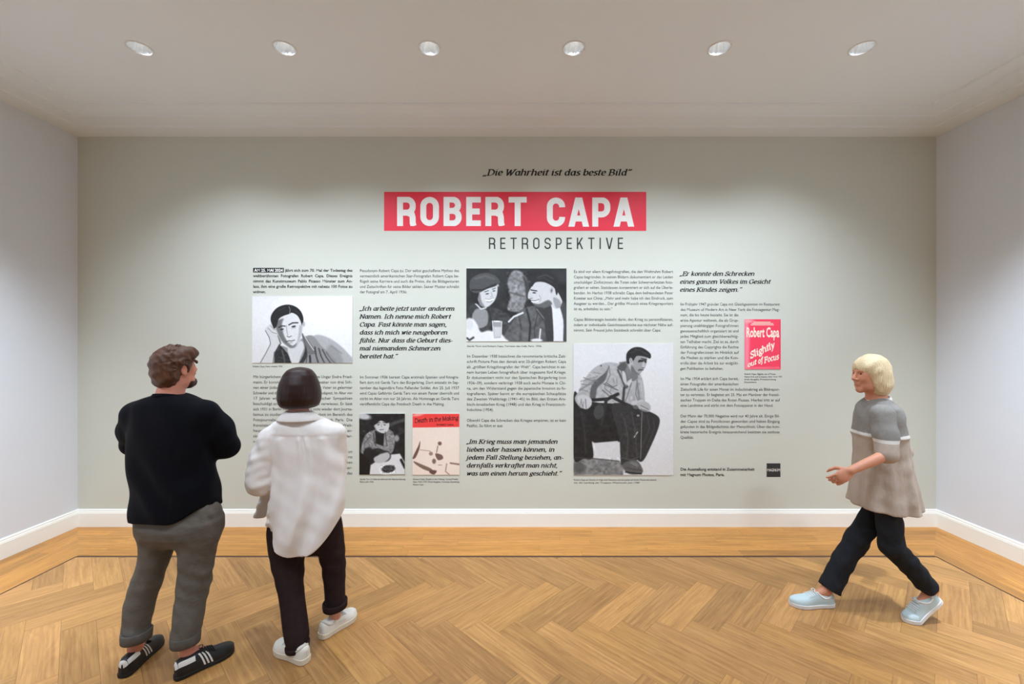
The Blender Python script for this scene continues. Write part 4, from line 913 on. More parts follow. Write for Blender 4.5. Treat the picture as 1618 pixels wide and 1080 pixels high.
class Field:
    def __init__(s, lo, hi, h):
        s.lo = np.array(lo, float); s.h = h
        s.n = np.ceil((np.array(hi, float) - s.lo) / h).astype(int) + 1
        s.A = np.full(tuple(s.n), 0.3, dtype=np.float32)
    def blk(s, lo, hi):
        i0 = np.maximum(np.floor((np.asarray(lo) - s.lo) / s.h).astype(int), 0)
        i1 = np.minimum(np.ceil((np.asarray(hi) - s.lo) / s.h).astype(int) + 1, s.n)
        ax = [(s.lo[k] + s.h * np.arange(i0[k], max(i1[k], i0[k]))).astype(np.float32) for k in range(3)]
        return tuple(slice(a, max(b, a)) for a, b in zip(i0, i1)), ax[0][:, None, None], ax[1][None, :, None], ax[2][None, None, :]
    def add(s, fn, lo, hi, k=0.012, sub=False):
        pad = k + 2.5 * s.h
        sl, X, Y, Z = s.blk(np.asarray(lo) - pad, np.asarray(hi) + pad)
        A = s.A[sl]
        if A.size == 0: return
        d = fn(X, Y, Z)
        if sub:
            h = np.clip(0.5 - 0.5 * (A + d) / k, 0, 1); s.A[sl] = A * (1 - h) - d * h + k * h * (1 - h)
        else:
            h = np.clip(0.5 + 0.5 * (A - d) / k, 0, 1); s.A[sl] = A * (1 - h) + d * h - k * h * (1 - h)
    def cone(s, p, q, r1, r2, k=0.012, sub=False):
        p = np.asarray(p, float); q = np.asarray(q, float); e = q - p; L2 = float(e @ e) + 1e-12; r = max(r1, r2)
        def fn(X, Y, Z):
            x, y, z = X - p[0], Y - p[1], Z - p[2]
            t = np.clip((x * e[0] + y * e[1] + z * e[2]) / L2, 0, 1)
            return np.sqrt((x - t * e[0]) ** 2 + (y - t * e[1]) ** 2 + (z - t * e[2]) ** 2) - (r1 + (r2 - r1) * t)
        s.add(fn, np.minimum(p, q) - r, np.maximum(p, q) + r, k, sub)
    def chain(s, pts, rad, k=0.012):
        for i in range(len(pts) - 1): s.cone(pts[i], pts[i + 1], rad[i], rad[i + 1], k)
    def ell(s, c, r, R=None, k=0.012, sub=False):
        c = np.asarray(c, float); r = np.asarray(r, float); R = np.eye(3) if R is None else R
        m = float(r.max())
        def fn(X, Y, Z):
            x, y, z = X - c[0], Y - c[1], Z - c[2]
            u = [(R[0, i] * x + R[1, i] * y + R[2, i] * z) for i in range(3)]
            k0 = np.sqrt((u[0] / r[0]) ** 2 + (u[1] / r[1]) ** 2 + (u[2] / r[2]) ** 2)
            k1 = np.sqrt((u[0] / r[0] ** 2) ** 2 + (u[1] / r[1] ** 2) ** 2 + (u[2] / r[2] ** 2) ** 2) + 1e-6
            return k0 * (k0 - 1) / k1
        s.add(fn, c - m, c + m, k, sub)
    def loft(s, rows, phi=0.0, n=2.0, k=0.02, mod=None, cap=0.012):
        """rows (z, cx, cy, a, b) of elliptical sections, phi turns the long axis"""
        T = np.array(sorted(rows)); z0, z1 = T[0, 0], T[-1, 0]
        zz = np.linspace(z0, z1, 160)
        G = [np.interp(zz, T[:, 0], T[:, i]) for i in range(1, 5)]
        for _ in range(10): G = [np.concatenate([[g[0]], (g[:-2] + 2 * g[1:-1] + g[2:]) / 4, [g[-1]]]) for g in G]
        c, q = math.cos(math.radians(phi)), math.sin(math.radians(phi))
        rm = T[:, 3:5].max()
        lo = (T[:, 1].min() - rm, T[:, 2].min() - rm, z0); hi = (T[:, 1].max() + rm, T[:, 2].max() + rm, z1)
        def fn(X, Y, Z):
            g = [np.interp(Z, zz, v).astype(np.float32) for v in G]
            x, y = X - g[0], Y - g[1]
            u, v = x * c + y * q, -x * q + y * c
            rho = (np.abs(u / g[2]) ** n + np.abs(v / g[3]) ** n) ** (1.0 / n)
            d = (rho - 1) * np.minimum(g[2], g[3])
            if mod is not None: d = d + mod(u, v, Z, g)
            e = np.maximum(Z - z1, z0 - Z)
            h = np.clip(0.5 + 0.5 * (d - e) / cap, 0, 1)
            return e * (1 - h) + d * h + cap * h * (1 - h)
        s.add(fn, lo, hi, k)
    def apply(s, fn):
        """fn(X, Y, Z) is added to the field everywhere"""
        sl, X, Y, Z = s.blk(s.lo, s.lo + s.h * (s.n - 1)); s.A[sl] += fn(X, Y, Z)
    def keep(s, fn):
        sl, X, Y, Z = s.blk(s.lo, s.lo + s.h * (s.n - 1)); s.A[sl] = np.maximum(s.A[sl], fn(X, Y, Z))
    def mesh(s, smooth=1):
        A = s.A; A[0] = A[-1] = 0.3; A[:, 0] = A[:, -1] = 0.3; A[:, :, 0] = A[:, :, -1] = 0.3
        S_ = A < 0
        c = S_[:-1, :-1, :-1].astype(np.int8)
        cnt = np.zeros(c.shape, np.int8)
        for i in (0, 1):
            for j in (0, 1):
                for k in (0, 1): cnt += S_[i:A.shape[0] - 1 + i, j:A.shape[1] - 1 + j, k:A.shape[2] - 1 + k]
        act = np.argwhere((cnt > 0) & (cnt < 8))
        idx = -np.ones(c.shape, np.int64); idx[act[:, 0], act[:, 1], act[:, 2]] = np.arange(len(act))
        V = np.zeros((len(act), 3)); W = np.zeros(len(act))
        cor = [(i, j, k) for i in (0, 1) for j in (0, 1) for k in (0, 1)]
        val = {q: A[act[:, 0] + q[0], act[:, 1] + q[1], act[:, 2] + q[2]].astype(float) for q in cor}
        for q in cor:
            for ax in range(3):
                if q[ax] == 1: continue
                r = list(q); r[ax] = 1; r = tuple(r)
                a, b = val[q], val[r]; m = (a < 0) != (b < 0)
                t = np.where(m, a / np.where(m, a - b, 1), 0)
                p = np.array(q, float)[None, :].repeat(len(act), 0); p[:, ax] = t
                V += p * m[:, None]; W += m
        V = V / W[:, None]
        V = s.lo + s.h * (act + V)
        Q = []
        for ax in range(3):
            o1, o2 = (ax + 1) % 3, (ax + 2) % 3
            sl0 = [slice(None)] * 3; sl1 = [slice(None)] * 3
            sl0[ax] = slice(0, -1); sl1[ax] = slice(1, None)
            a, b = S_[tuple(sl0)], S_[tuple(sl1)]
            E = np.argwhere(a != b)
            E = E[(E[:, o1] > 0) & (E[:, o2] > 0)]
            fl = a[E[:, 0], E[:, 1], E[:, 2]]
            def cell(d1, d2):
                e = E.copy(); e[:, o1] -= d1; e[:, o2] -= d2; return idx[e[:, 0], e[:, 1], e[:, 2]]
            q = np.stack([cell(1, 1), cell(0, 1), cell(0, 0), cell(1, 0)], 1)
            q[~fl] = q[~fl][:, ::-1]
            Q.append(q)
        Q = np.concatenate(Q); Q = Q[(Q >= 0).all(1)]
        for _ in range(smooth):
            acc = np.zeros_like(V); n = np.zeros(len(V))
            for i in range(4):
                for j in ((i + 1) % 4, (i + 3) % 4):
                    np.add.at(acc, Q[:, i], V[Q[:, j]]); np.add.at(n, Q[:, i], 1)
            V = 0.5 * V + 0.5 * acc / np.maximum(n, 1)[:, None]
        return V, Q
    def build(s, name, mats, parent, smooth=1, pick=None):
        V, Q = s.mesh(smooth)
        mi = None
        if pick is not None: mi = pick(V[Q].mean(1))
        return mesh_obj(name, V, Q, mats, parent, True, mi=mi)

def sil(rows, phi):
    """silhouette rows (py, left px, right px, distance, depth/width ratio) -> section rows for Field.loft"""
    out = []
    c, q = math.cos(math.radians(phi)), math.sin(math.radians(phi))
    for py, pl, pr, y, k in rows:
        tl, tr = (pl - VX) / F, (pr - VX) / F
        h = lambda t: math.hypot(1 * c - t * q, k * (-q - t * c))
        a = (tr - tl) * y / (h(tl) + h(tr))
        out.append((CAMZ - (py - VY) * y / F, tl * y + a * h(tl), y, a, a * k))
    return out

SKIN = lambda n, r, g, b: mat(n, rgb(r, g, b), 0.5, var=0.05, nscale=25, bump=0.08, bscale=220, bdist=0.001, spec=0.4)

def head_field(f, C, R, s=1.0):
    H = lambda x, y, z: np.asarray(C) + R @ (np.array([x, y, z]) * s)
    E = lambda c, r, k=0.012, sub=False, R2=None: f.ell(H(*c), np.array(r) * s, R if R2 is None else R2, k, sub)
    E((0, -0.012, 0.036), (0.075, 0.096, 0.084))
    E((0, 0.030, -0.025), (0.062, 0.064, 0.088), 0.02)
    for sx in (-1, 1):
        E((sx * 0.036, 0.030, -0.072), (0.026, 0.046, 0.030), 0.02)
        E((sx * 0.036, 0.066, -0.018), (0.024, 0.022, 0.026), 0.015); E((sx * 0.044, 0.052, 0.008), (0.018, 0.030, 0.024), 0.012)
    E((0, 0.070, -0.098), (0.028, 0.026, 0.022), 0.02)
    E((0, 0.080, 0.034), (0.048, 0.016, 0.012), 0.012)
    for sx in (-1, 1): E((sx * 0.031, 0.101, 0.014), (0.017, 0.014, 0.011), 0.008, True)
    f.cone(H(0, 0.092, 0.020), H(0, 0.113, -0.020), 0.008 * s, 0.012 * s, 0.010)
    for sx in (-1, 1): E((sx * 0.011, 0.099, -0.026), (0.009, 0.010, 0.007), 0.006)
    E((0, 0.092, -0.053), (0.023, 0.010, 0.006), 0.005); E((0, 0.090, -0.064), (0.020, 0.011, 0.0065), 0.005)
    f.cone(H(-0.02, 0.101, -0.0585), H(0.02, 0.101, -0.0585), 0.002, 0.002, 0.003, True)
    for sx in (-1, 1):
        E((sx * 0.078, -0.006, -0.004), (0.009, 0.019, 0.031), 0.006)
        E((sx * 0.084, -0.002, 0.000), (0.006, 0.010, 0.017), 0.004, True)
    return H

def eyes(parent, H, R, s=1.0):
    for sx in (-1, 1):
        c = H(sx * 0.0295, 0.0755, 0.014); mb = MB(); Rr = []
        for i in range(7):
            t = PI * i / 6; Rr.append([tuple(c + R @ (0.0108 * s * np.array([math.sin(t) * math.cos(2 * PI * k / 12), math.cos(t), math.sin(t) * math.sin(2 * PI * k / 12)]))) for k in range(12)])
        mb.rings(Rr)
        o = mb.build('eye', [M['eye'], M['iris']], parent, True)
        for i, p in enumerate(o.data.polygons): p.material_index = 1 if i < 24 else 0
M['eye'] = mat('eye_white', rgb(228, 222, 215), 0.25); M['iris'] = mat('dark_iris', rgb(52, 36, 26), 0.2)

def hand_field(f, wrist, d, side, palm_n, curl=0.5, s=1.0):
    """d: forearm direction, palm_n: direction the palm faces, side: direction the thumb leaves"""
    d = np.asarray(d, float); d /= np.linalg.norm(d)
    n = np.asarray(palm_n, float); n -= d * (n @ d); n /= np.linalg.norm(n)
    t = np.cross(d, n); t = t if t @ np.asarray(side, float) > 0 else -t
    w = np.asarray(wrist, float)
    R = np.stack([t, d, n], 1)
    f.ell(w + d * 0.048 * s, np.array([0.041, 0.052, 0.016]) * s, R, 0.012)
    f.ell(w + d * 0.07 * s, np.array([0.040, 0.026, 0.014]) * s, R, 0.010)
    for i, (off, L) in enumerate(((0.030, 0.072), (0.010, 0.080), (-0.010, 0.074), (-0.029, 0.058))):
        p = w + (d * 0.088 + t * off * 1.05) * s; a = 0.25 * curl
        r0 = 0.0088
        for j, (fr, rr) in enumerate(((0.46, 0.0085), (0.30, 0.0078), (0.24, 0.0065))):
            a += curl * (0.55 if j else 0.45) + 0.06 * i * curl
            q = p + (d * math.cos(a) + n * math.sin(a) + t * off * 0.6) * L * fr * s
            f.cone(p, q, r0 * s, rr * s, 0.003); p, r0 = q, rr
    p = w + (d * 0.022 + t * 0.030 + n * 0.006) * s
    q = p + (d * 0.028 + t * 0.026 + n * 0.012) * s; r = q + (d * 0.030 + t * 0.008 + n * 0.012) * s; e = r + (d * 0.024 - t * 0.002 + n * 0.010) * s
    f.chain([p, q, r, e], [0.0125 * s, 0.0115 * s, 0.0098 * s, 0.0075 * s], 0.006)

def body(parent, m, lo, hi, J, R, hs, legr=(0.075, 0.050, 0.036), k_arm=1.0, torso=(0.15, 0.10), curl=0.5, h=0.0052, neck_r=0.058):
    """one continuous figure on the joints J"""
    f = Field(lo, hi, h)
    pel, che, nek = J['pelvis'], J['chest'], J['neck']
    f.ell(pel, (torso[0] * 0.88, torso[1] * 0.95, 0.13), J.get('Rt'), 0.03)
    f.ell((pel + che) / 2, (torso[0] * 0.78, torso[1] * 0.85, 0.20), J.get('Rt'), 0.03)
    f.ell(che, (torso[0], torso[1], 0.17), J.get('Rt'), 0.03)
    H = head_field(f, J['head'], R, hs)
    f.cone(nek, H(0, -0.022, -0.055), neck_r * hs, (neck_r - 0.005) * hs, 0.03)
    f.cone(che + np.array([0, 0, 0.06]), nek, 0.07, 0.058, 0.03)
    for sd in ('l', 'r'):
        a, b, c = J['sh_' + sd], J['el_' + sd], J['wr_' + sd]
        f.cone(che + np.array([0, 0, 0.09]), a, 0.055, 0.045, 0.03)
        f.chain([a, b], [0.046 * k_arm, 0.037 * k_arm], 0.02)
        f.chain([b, c], [0.037 * k_arm, 0.025 * k_arm], 0.015)
        hd, thumb, pn = J['hand_' + sd]
        hand_field(f, c, hd, thumb, pn, curl, 0.95 * hs)
        hp, kn, an, toe = J['hip_' + sd], J['kn_' + sd], J['an_' + sd], J['toe_' + sd]
        f.chain([hp, kn], [legr[0], legr[1]], 0.03); f.chain([kn, (kn * 0.6 + an * 0.4), an], [legr[1], legr[1] * 0.98, legr[2]], 0.02)
        f.chain([an, an * 0.25 + toe * 0.75], [legr[2] * 0.92, 0.016], 0.012)
    o = f.build('body', m, parent, 1)
    eyes(o, H, R, hs)
    return o, H

# --- shoes
def shoe(parent, heel, yaw, L, style, bend=0.0, name='shoe', Hk=1.0):
    a = math.radians(yaw); fw = np.array([math.sin(a), math.cos(a), 0]); rt = np.array([math.cos(a), -math.sin(a), 0]); up = np.array([0, 0, 1.0])
    k = L / 0.28
    st = [0, .012, .04, .09, .16, .26, .38, .5, .6, .7, .78, .86, .92, .965, .99, 1.0]
    hw = [.0004, .018, .027, .033, .0355, .036, .036, .039, .043, .0465, .047, .043, .036, .025, .013, .0004]
    cxs = [0, 0, 0, 0, 0, 0, -.001, -.002, -.003, -.003, -.001, .001, .003, .005, .006, .006]
    Hs = [.050, .062, .072, .076, .075, .074, .077, .071, .061, .052, .047, .043, .038, .032, .025, .018]
    W = lambda s: np.interp(s, st, hw) * k * style.get('wide', 1)
    CX = lambda s: np.interp(s, st, cxs) * k * style.get('side', 1)
    HH = lambda s: np.interp(s, st, Hs) * k * Hk
    sole_t = style['sole'] * k
    yb = 0.72 * L
    def Wd(x, y, z):
        if bend and y < yb:
            c, q = math.cos(bend), math.sin(bend); dy = yb - y
            y, z = yb - (dy * c - 0 * q) + z * q * 1.0, dy * q + z * c
        return tuple(np.array([heel[0], heel[1], 0.0]) + rt * x + fw * y + up * (z + 0.0005))
    S1 = np.linspace(0, 1, 40) ** 1.0
    S1 = 0.5 - 0.5 * np.cos(PI * S1)
    mb = MB(); R = []
    for z, g in ((0, -.004), (.003, 0.001), (sole_t * .9, .003), (sole_t, .0015)):
        out = [Wd(CX(s) + (W(s) + g * k), s * L * (1 + (0.012 if g > 0 else 0)) - (0.003 if g > 0 else 0), z) for s in S1] + [Wd(CX(s) - (W(s) + g * k), s * L * (1 + (0.012 if g > 0 else 0)) - (0.003 if g > 0 else 0), z) for s in S1[::-1]]
        R.append(out)
    mb.rings(R)
    def A(s, th, o=0.0):
        w_, h_ = W(s) + o, HH(s) + o
        c, q = math.cos(th), math.sin(th)
        return Wd(CX(s) + math.copysign(abs(c) ** 0.6, c) * w_, s * L, sole_t * 0.75 + (q ** 0.85 if q > 0 else 0) * h_)
    n = 20
    u = MB(); u.rings([[A(s, PI * j / n) for j in range(n + 1)] for s in S1], close=False)
    o = u.build(name, style['upper'], parent, True)
    mb.build('sole', style['sole_m'], o)
    pc = style.get('lining')
    if pc:                                              # padded collar around the ankle opening
        q = MB(); loop = []
        for i in range(28):
            t = 2 * PI * i / 28
            loop.append(A(0.235 + 0.165 * math.cos(t), PI / 2 + 0.95 * math.sin(t), 0.001))
        q.tube(loop + [loop[0]], 0.0048 * k, 8); q.build('collar_lining', pc, o, True)
    def patch(nm, m, s0, s1, t0, t1, off=0.0012, slope=0.0, ns=6, nt=8):
        q = MB(); Rr = []
        for i in range(ns + 1):
            Rr.append([A(min(max(s0 + (s1 - s0) * i / ns + slope * j / nt, 0), 1), t0 + (t1 - t0) * j / nt, off) for j in range(nt + 1)])
        q.rings(Rr, close=False); return q.build(nm, m, o, True)
    if style.get('stripes'):
        for t0, t1 in ((math.radians(6), math.radians(66)), (math.radians(174), math.radians(114))):
            for i in range(3): patch('stripe', style['stripes'], 0.43 + 0.058 * i, 0.460 + 0.058 * i, t0, t1, slope=-0.085, ns=2)
    if style.get('tab'):
        q = MB()
        for s0, s1, t0, t1 in ((0.012, 0.30, 36, 66), (0.012, 0.30, 144, 114), (0.003, 0.03, 36, 144)):
            q.rings([[A(s0 + (s1 - s0) * i / 8, math.radians(t0 + (t1 - t0) * j / 8), 0.0012) for j in range(9)] for i in range(9)], close=False)
        q.build('heel_tab', style['tab'], o, True)
    if style.get('foxing'): patch('toe_cap', style['foxing'], 0.80, 1.0, math.radians(2), math.radians(178), 0.0008, nt=16)
    for i in range(5):
        s = 0.44 + 0.045 * i
        q = MB(); q.tube([A(s + 0.01 * math.sin(i), math.radians(t), 0.0026) for t in range(58, 123, 8)], 0.0026 * k, 6); q.build('lace', style['lace'], o, True)
    q = MB()
    for sg in (-1, 1):
        c0 = np.array(A(0.43, PI / 2, 0.003)); pts = [c0 + sg * rt * 0.026 * math.sin(t) * (1) + fw * 0.012 * math.sin(2 * t) + up * (0.008 * math.sin(t)) for t in np.linspace(0, PI, 9)]
        q.tube([tuple(p) for p in pts], 0.0022, 6)
    q.build('lace', style['lace'], o, True)
    return o

def cuff(parent, m, cx, cy, r, z0, z1, tilt=(0, 0), ry=None, name='cuff'):
    """turned-up trouser cuff: a rolled band around the ankle"""
    mb = MB(); n = 40; R = []
    ry = ry or r
    prof = [(-.012, z0 + .004), (-.002, z0), (.004, z0 + .004), (.006, (z0 + z1) / 2), (.006, z1 - .005), (.003, z1), (-.004, z1 - .002), (-.010, z1 - .012)]
    for dr, z in prof:
        R.append([(cx + (r + dr + .0018 * math.sin(3 * t + z * 60)) * math.cos(t), cy + (ry + dr + .0018 * math.sin(3 * t + 1)) * math.sin(t), z + tilt[0] * math.cos(t) + tilt[1] * math.sin(t) + .002 * math.sin(2 * t + 1)) for t in [2 * PI * i / n for i in range(n)]])
    mb.rings(R + [R[0]], cap=False)
    return mb.build(name, m, parent, True)

def locks(f, H, R, s, n, seed, region, L=(0.02, 0.045), r=0.008):
    """short tousled strands over the skull"""
    rg = np.random.default_rng(seed)
    c0 = np.array([0, -0.012, 0.036]); rr = np.array([0.086, 0.106, 0.096])
    for _ in range(n):
        while True:
            v = rg.standard_normal(3); v /= np.linalg.norm(v)
            p = c0 + v * rr
            if region(p): break
        tdir = np.cross(v, rg.standard_normal(3)); tdir /= np.linalg.norm(tdir)
        tdir = tdir + np.array([0.25, 0.45, 0.05]); l = rg.uniform(*L)
        q = p + tdir * l * 0.6 + v * 0.004; e = q + tdir * l * 0.4 - v * 0.004 + np.array([0, 0, -0.004])
        f.chain([H(*p), H(*q), H(*e)], [r * s, r * 0.8 * s, r * 0.35 * s], 0.004)

# ================================================================== the man in the dark sweater
M['skin_man'] = SKIN('fair_ruddy_skin', 214, 142, 118)
M['navy'] = mat('navy_sweater_knit', rgb(11, 12, 19), 0.92, var=0.10, nscale=60, bump=0.35, bscale=900, bdist=0.001, spec=0.12, sheen=0.02)
M['navy_rib'] = mat('navy_rib_knit', rgb(9, 10, 16), 0.92, bump=0.3, nscale=300, spec=0.15)
M['grey_twill'] = mat('brown_grey_cotton_trousers', rgb(104, 99, 92), 0.9, var=0.10, nscale=18, stretch=(0.7, 0.7, 1.5), bump=0.32, bscale=55, bdist=0.008, spec=0.15)
M['grey_cuff'] = mat('brown_grey_cuff', rgb(98, 94, 88), 0.9, var=0.08, nscale=30, bump=0.3, bscale=500, spec=0.15)
M['brown_hair'] = mat('tousled_brown_hair', rgb(88, 56, 38), 0.5, var=0.4, nscale=60, stretch=(1, 1, 0.5), bump=0.6, bscale=160, bdist=0.003, spec=0.4)
M['beard'] = mat('dark_stubble', rgb(70, 44, 36), 0.8, var=0.2, nscale=200, bump=0.5, bscale=400)
M['black_leather'] = mat('black_shoe_leather', rgb(20, 20, 21), 0.5, bump=0.1, nscale=150)
M['black_rubber'] = mat('black_rubber_sole', rgb(26, 25, 24), 0.7)
M['white_leather'] = mat('white_leather', rgb(228, 226, 220), 0.5, bump=0.08, nscale=120)
M['black_cord'] = mat('black_cord', rgb(24, 24, 24), 0.8)

def man():
    root = empty('person', (-1.90, 2.42, 0), 'person with short brown hair, navy sweater and grey trousers, arms folded, back turned', 'person', 'visitors')
    R = rot_head(18, 6)
    pel = np.array([-1.885, 2.44, 0.84]); Rt = np.array(Matrix.Rotation(math.radians(-8), 3, 'Z'))
    J = dict(pelvis=pel, chest=np.array([-1.885, 2.44, 1.20]), neck=P3(269, 624, 2.45), head=P3(277, 583, 2.47), Rt=Rt,
             sh_r=P3(326, 655, 2.43), el_r=np.array([-1.660, 2.545, 1.165]), wr_r=np.array([-1.875, 2.70, 1.185]),
             sh_l=P3(213, 655, 2.47), el_l=np.array([-2.235, 2.575, 1.165]), wr_l=np.array([-2.00, 2.73, 1.155]),
             hand_r=((-0.95, 0.10, 0.10), (0, 0, 1), (0, -1, 0)), hand_l=((0.95, 0.05, 0.12), (0, 0, 1), (0, -1, 0)),
             hip_l=np.array([-1.975, 2.45, 0.80]), kn_l=np.array([-2.05, 2.44, 0.45]), an_l=np.array([-2.063, 2.39, 0.10]), toe_l=np.array([-2.085, 2.54, 0.03]),
             hip_r=np.array([-1.785, 2.43, 0.80]), kn_r=np.array([-1.772, 2.42, 0.45]), an_r=np.array([-1.752, 2.355, 0.10]), toe_r=np.array([-1.635, 2.475, 0.03]))
    bd, H = body(root, M['skin_man'], (-2.38, 2.15, -0.02), (-1.45, 2.92, 1.84), J, R, 0.98, torso=(0.16, 0.10), legr=(0.06, 0.042, 0.034), neck_r=0.064)
    # sweater
    f = Field((-2.45, 2.05, 0.68), (-1.42, 2.90, 1.56), 0.0065)
    k = .60
    rows = [(622, 243, 297, 2.45, .9), (627, 230, 312, 2.45, .66), (635, 211, 328, 2.45, .52), (646, 205, 333, 2.45, .50), (660, 202, 336, 2.45, .52), (690, 201, 337, 2.45, .56), (720, 201, 337, 2.45, k), (750, 203, 341, 2.45, k), (780, 206, 347, 2.45, .66), (800, 207, 350, 2.45, .70), (815, 208, 351, 2.45, .72), (842, 210, 350, 2.45, .72)]
    def fold(u, v, Z, g):
        w1 = np.sin(26 * Z + 9 * u + 3 * np.sin(11 * u)) * 0.004 * np.clip((1.25 - Z) / 0.3, 0, 1)
        w2 = np.sin(38 * (u * 0.8 + Z * 0.5) + 1) * 0.0025
        return (w1 + w2) * (np.abs(u) < 1)
    f.loft(sil(rows, -8), -8, 2.3, 0.03, fold)
    f.chain([J['sh_r'], (J['sh_r'] + J['el_r']) / 2 + np.array([.012, 0, 0]), J['el_r']], [.068, .069, .064], .055)
    f.chain([J['el_r'], (J['el_r'] + J['wr_r']) / 2, J['wr_r']], [.066, .062, .047], .02)
    f.chain([J['sh_l'], (J['sh_l'] + J['el_l']) / 2 - np.array([.006, 0, 0]), J['el_l']], [.064, .065, .057], .055)
    f.chain([J['el_l'], (J['el_l'] + J['wr_l']) / 2, J['wr_l']], [.060, .058, .046], .02)
    f.apply(lambda X, Y, Z: 0.0022 * waves(X, Y, Z, 55, 3) * (X > -1.80) + 0.0016 * waves(X, Y, Z, 32, 5))
    def hem(X, Y, Z):
        t = np.clip((X + 1.81) / 0.17, 0, 1); t = t * t * (3 - 2 * t)
        return (0.800 - 0.22 * (Y - 2.32) + 0.095 * t + 0.004 * np.sin(9 * X)) - Z
    f.keep(hem)
    sw = f.build('sweater', [M['navy'], M['navy_rib']], root, 1, lambda c: (c[:, 2] < 0.842 - 0.22 * (c[:, 1] - 2.32) + 0.095 * np.clip((c[:, 0] + 1.81) / 0.17, 0, 1)).astype(int))
    # crew neck
    nk = J['neck'] + np.array([0.0, -0.004, -0.012]); mb = MB(); Rr = []
    for dr, dz in ((0.0, -0.012), (0.012, -0.010), (0.014, 0.004), (0.008, 0.013), (-0.001, 0.012), (-0.006, 0.0)):
        Rr.append([(nk[0] + (0.068 + dr) * math.cos(t), nk[1] + (0.066 + dr) * math.sin(t), nk[2] + 0.000 + dz - 0.018 * math.sin(t)) for t in [2 * PI * i / 40 for i in range(40)]])
    mb.rings(Rr + [Rr[0]], cap=False); mb.build('collar', M['navy_rib'], sw, True)
    # trousers
    f = Field((-2.30, 2.12, 0.04), (-1.52, 2.75, 0.98), 0.0065)
    f.loft(sil([(770, 226, 334, 2.45, .45), (792, 216, 345, 2.45, .50), (806, 212, 350, 2.45, .56), (825, 213, 352, 2.45, .66), (838, 216, 350, 2.45, .62), (850, 224, 342, 2.45, .50), (862, 236, 330, 2.45, .34)], -8), -8, 2.3, .02, cap=.03)
    LL = sil([(822, 216, 281, 2.45, 1.1), (850, 218, 279, 2.45, 1.1), (881, 216, 273, 2.45, 1.1), (900, 211, 266, 2.45, 1.05), (919, 204, 259, 2.44, 1), (951, 194, 248, 2.43, 1), (989, 191, 239, 2.41, 1), (1008, 190, 241, 2.395, 1), (1022, 192, 241, 2.39, 1)], 0)
    RR = sil([(822, 281, 351, 2.43, 1.1), (845, 281, 348.5, 2.43, 1.1), (881, 280, 341, 2.43, 1.1), (919, 278, 335, 2.42, 1), (951, 274.5, 327, 2.40, 1), (978, 271, 323, 2.38, 1), (1005, 268.5, 317, 2.365, 1), (1026, 270, 314, 2.355, 1)], 0)
    def wrk(seed, zc):
        def fn(u, v, Z, g):
            a = np.arctan2(v, u)
            b = np.exp(-((Z - zc) / 0.13) ** 2)
            w1 = waves(u, v, Z + 0.35 * u, 95, int(seed * 10), 9, 0.45, 0.45, 1.0)
            w1 = np.sign(w1) * np.abs(w1) ** 0.8
            lo = np.exp(-((Z - 0.17) / 0.06) ** 2) + 0.7 * np.exp(-((Z - 0.70) / 0.07) ** 2)
            return 0.0026 * b * w1 + 0.0022 * lo * w1 + 0.0006 * np.sin(20 * Z + a * 2 + seed)
        return fn
    f.loft(LL, 0, 2.1, .035, wrk(1.0, 0.47)); f.loft(RR, 0, 2.1, .035, wrk(2.6, 0.45))
    f.apply(lambda X, Y, Z: 0.0010 * waves(X, Y, Z, 48, 9, sz=0.7) + 0.0012 * waves(X, Y, Z, 110, 10))
    f.keep(lambda X, Y, Z: 0.150 - Z + 0 * X + 0 * Y)
    tr = f.build('trousers', M['grey_twill'], root, 1)
    for T in (LL, RR):
        z, cx, cy, a, b = sorted(T)[1]
        cuff(tr, M['grey_cuff'], cx, cy, a - .002, .136, .192, tilt=(0, -0.004))
    # back pocket seams
    # hair, beard
    f = Field(J['head'] - 0.19, J['head'] + 0.19, 0.0042)
    f.ell(H(0, -0.018, 0.044), np.array((0.087, 0.104, 0.090)), R, 0.01)
    f.ell(H(0, -0.055, -0.014), np.array((0.078, 0.066, 0.092)), R, 0.02)
    f.ell(H(0.045, 0.030, 0.085), np.array((0.050, 0.075, 0.040)), R, 0.02)
    f.ell(H(0.0, 0.048, 0.092), np.array((0.064, 0.052, 0.032)), R, 0.02)
    for sx in (-1, 1): f.ell(H(sx * 0.072, 0.022, 0.012), np.array((0.012, 0.014, 0.034)), R, 0.01)
    locks(f, H, R, 1.0, 190, 4, lambda p: p[2] > 0.045 or (p[1] < -0.04 and p[2] > -0.03))
    f.ell(H(0, 0.122, -0.022), np.array((0.095, 0.072, 0.080)), R, 0.01, True)
    f.ell(H(0, 0.130, 0.000), np.array((0.125, 0.088, 0.058)), R, 0.006, True)
    for sx in (-1, 1): f.ell(H(sx * 0.088, 0.004, -0.024), np.array((0.022, 0.026, 0.044)), R, 0.008, True)
    f.apply(lambda X, Y, Z: 0.0022 * waves(X, Y, Z, 150, 21) + 0.002 * waves(X, Y, Z, 80, 22))
    nb = J['head'] - np.array([0, 0, 0.098])
    f.keep(lambda X, Y, Z: nb[2] + 0.006 * np.sin(60 * X) - Z + 0 * Y)
    f.build('hair', M['brown_hair'], root, 1)
    f = Field(J['head'] - 0.16, J['head'] + 0.16, 0.004)
    f.ell(H(0, 0.058, -0.088), np.array((0.047, 0.050, 0.036)), R, 0.01)
    for sx in (-1, 1): f.cone(H(sx * 0.056, 0.022, -0.058), H(sx * 0.044, 0.045, -0.088), 0.009, 0.020, 0.015)
    f.ell(H(0, 0.098, -0.044), np.array((0.026, 0.008, 0.005)), R, 0.006)
    f.ell(H(0, 0.106, -0.060), np.array((0.020, 0.014, 0.011)), R, 0.005, True)
    f.apply(lambda X, Y, Z: 0.001 * waves(X, Y, Z, 300, 31))
    f.build('beard', M['beard'], root, 1)
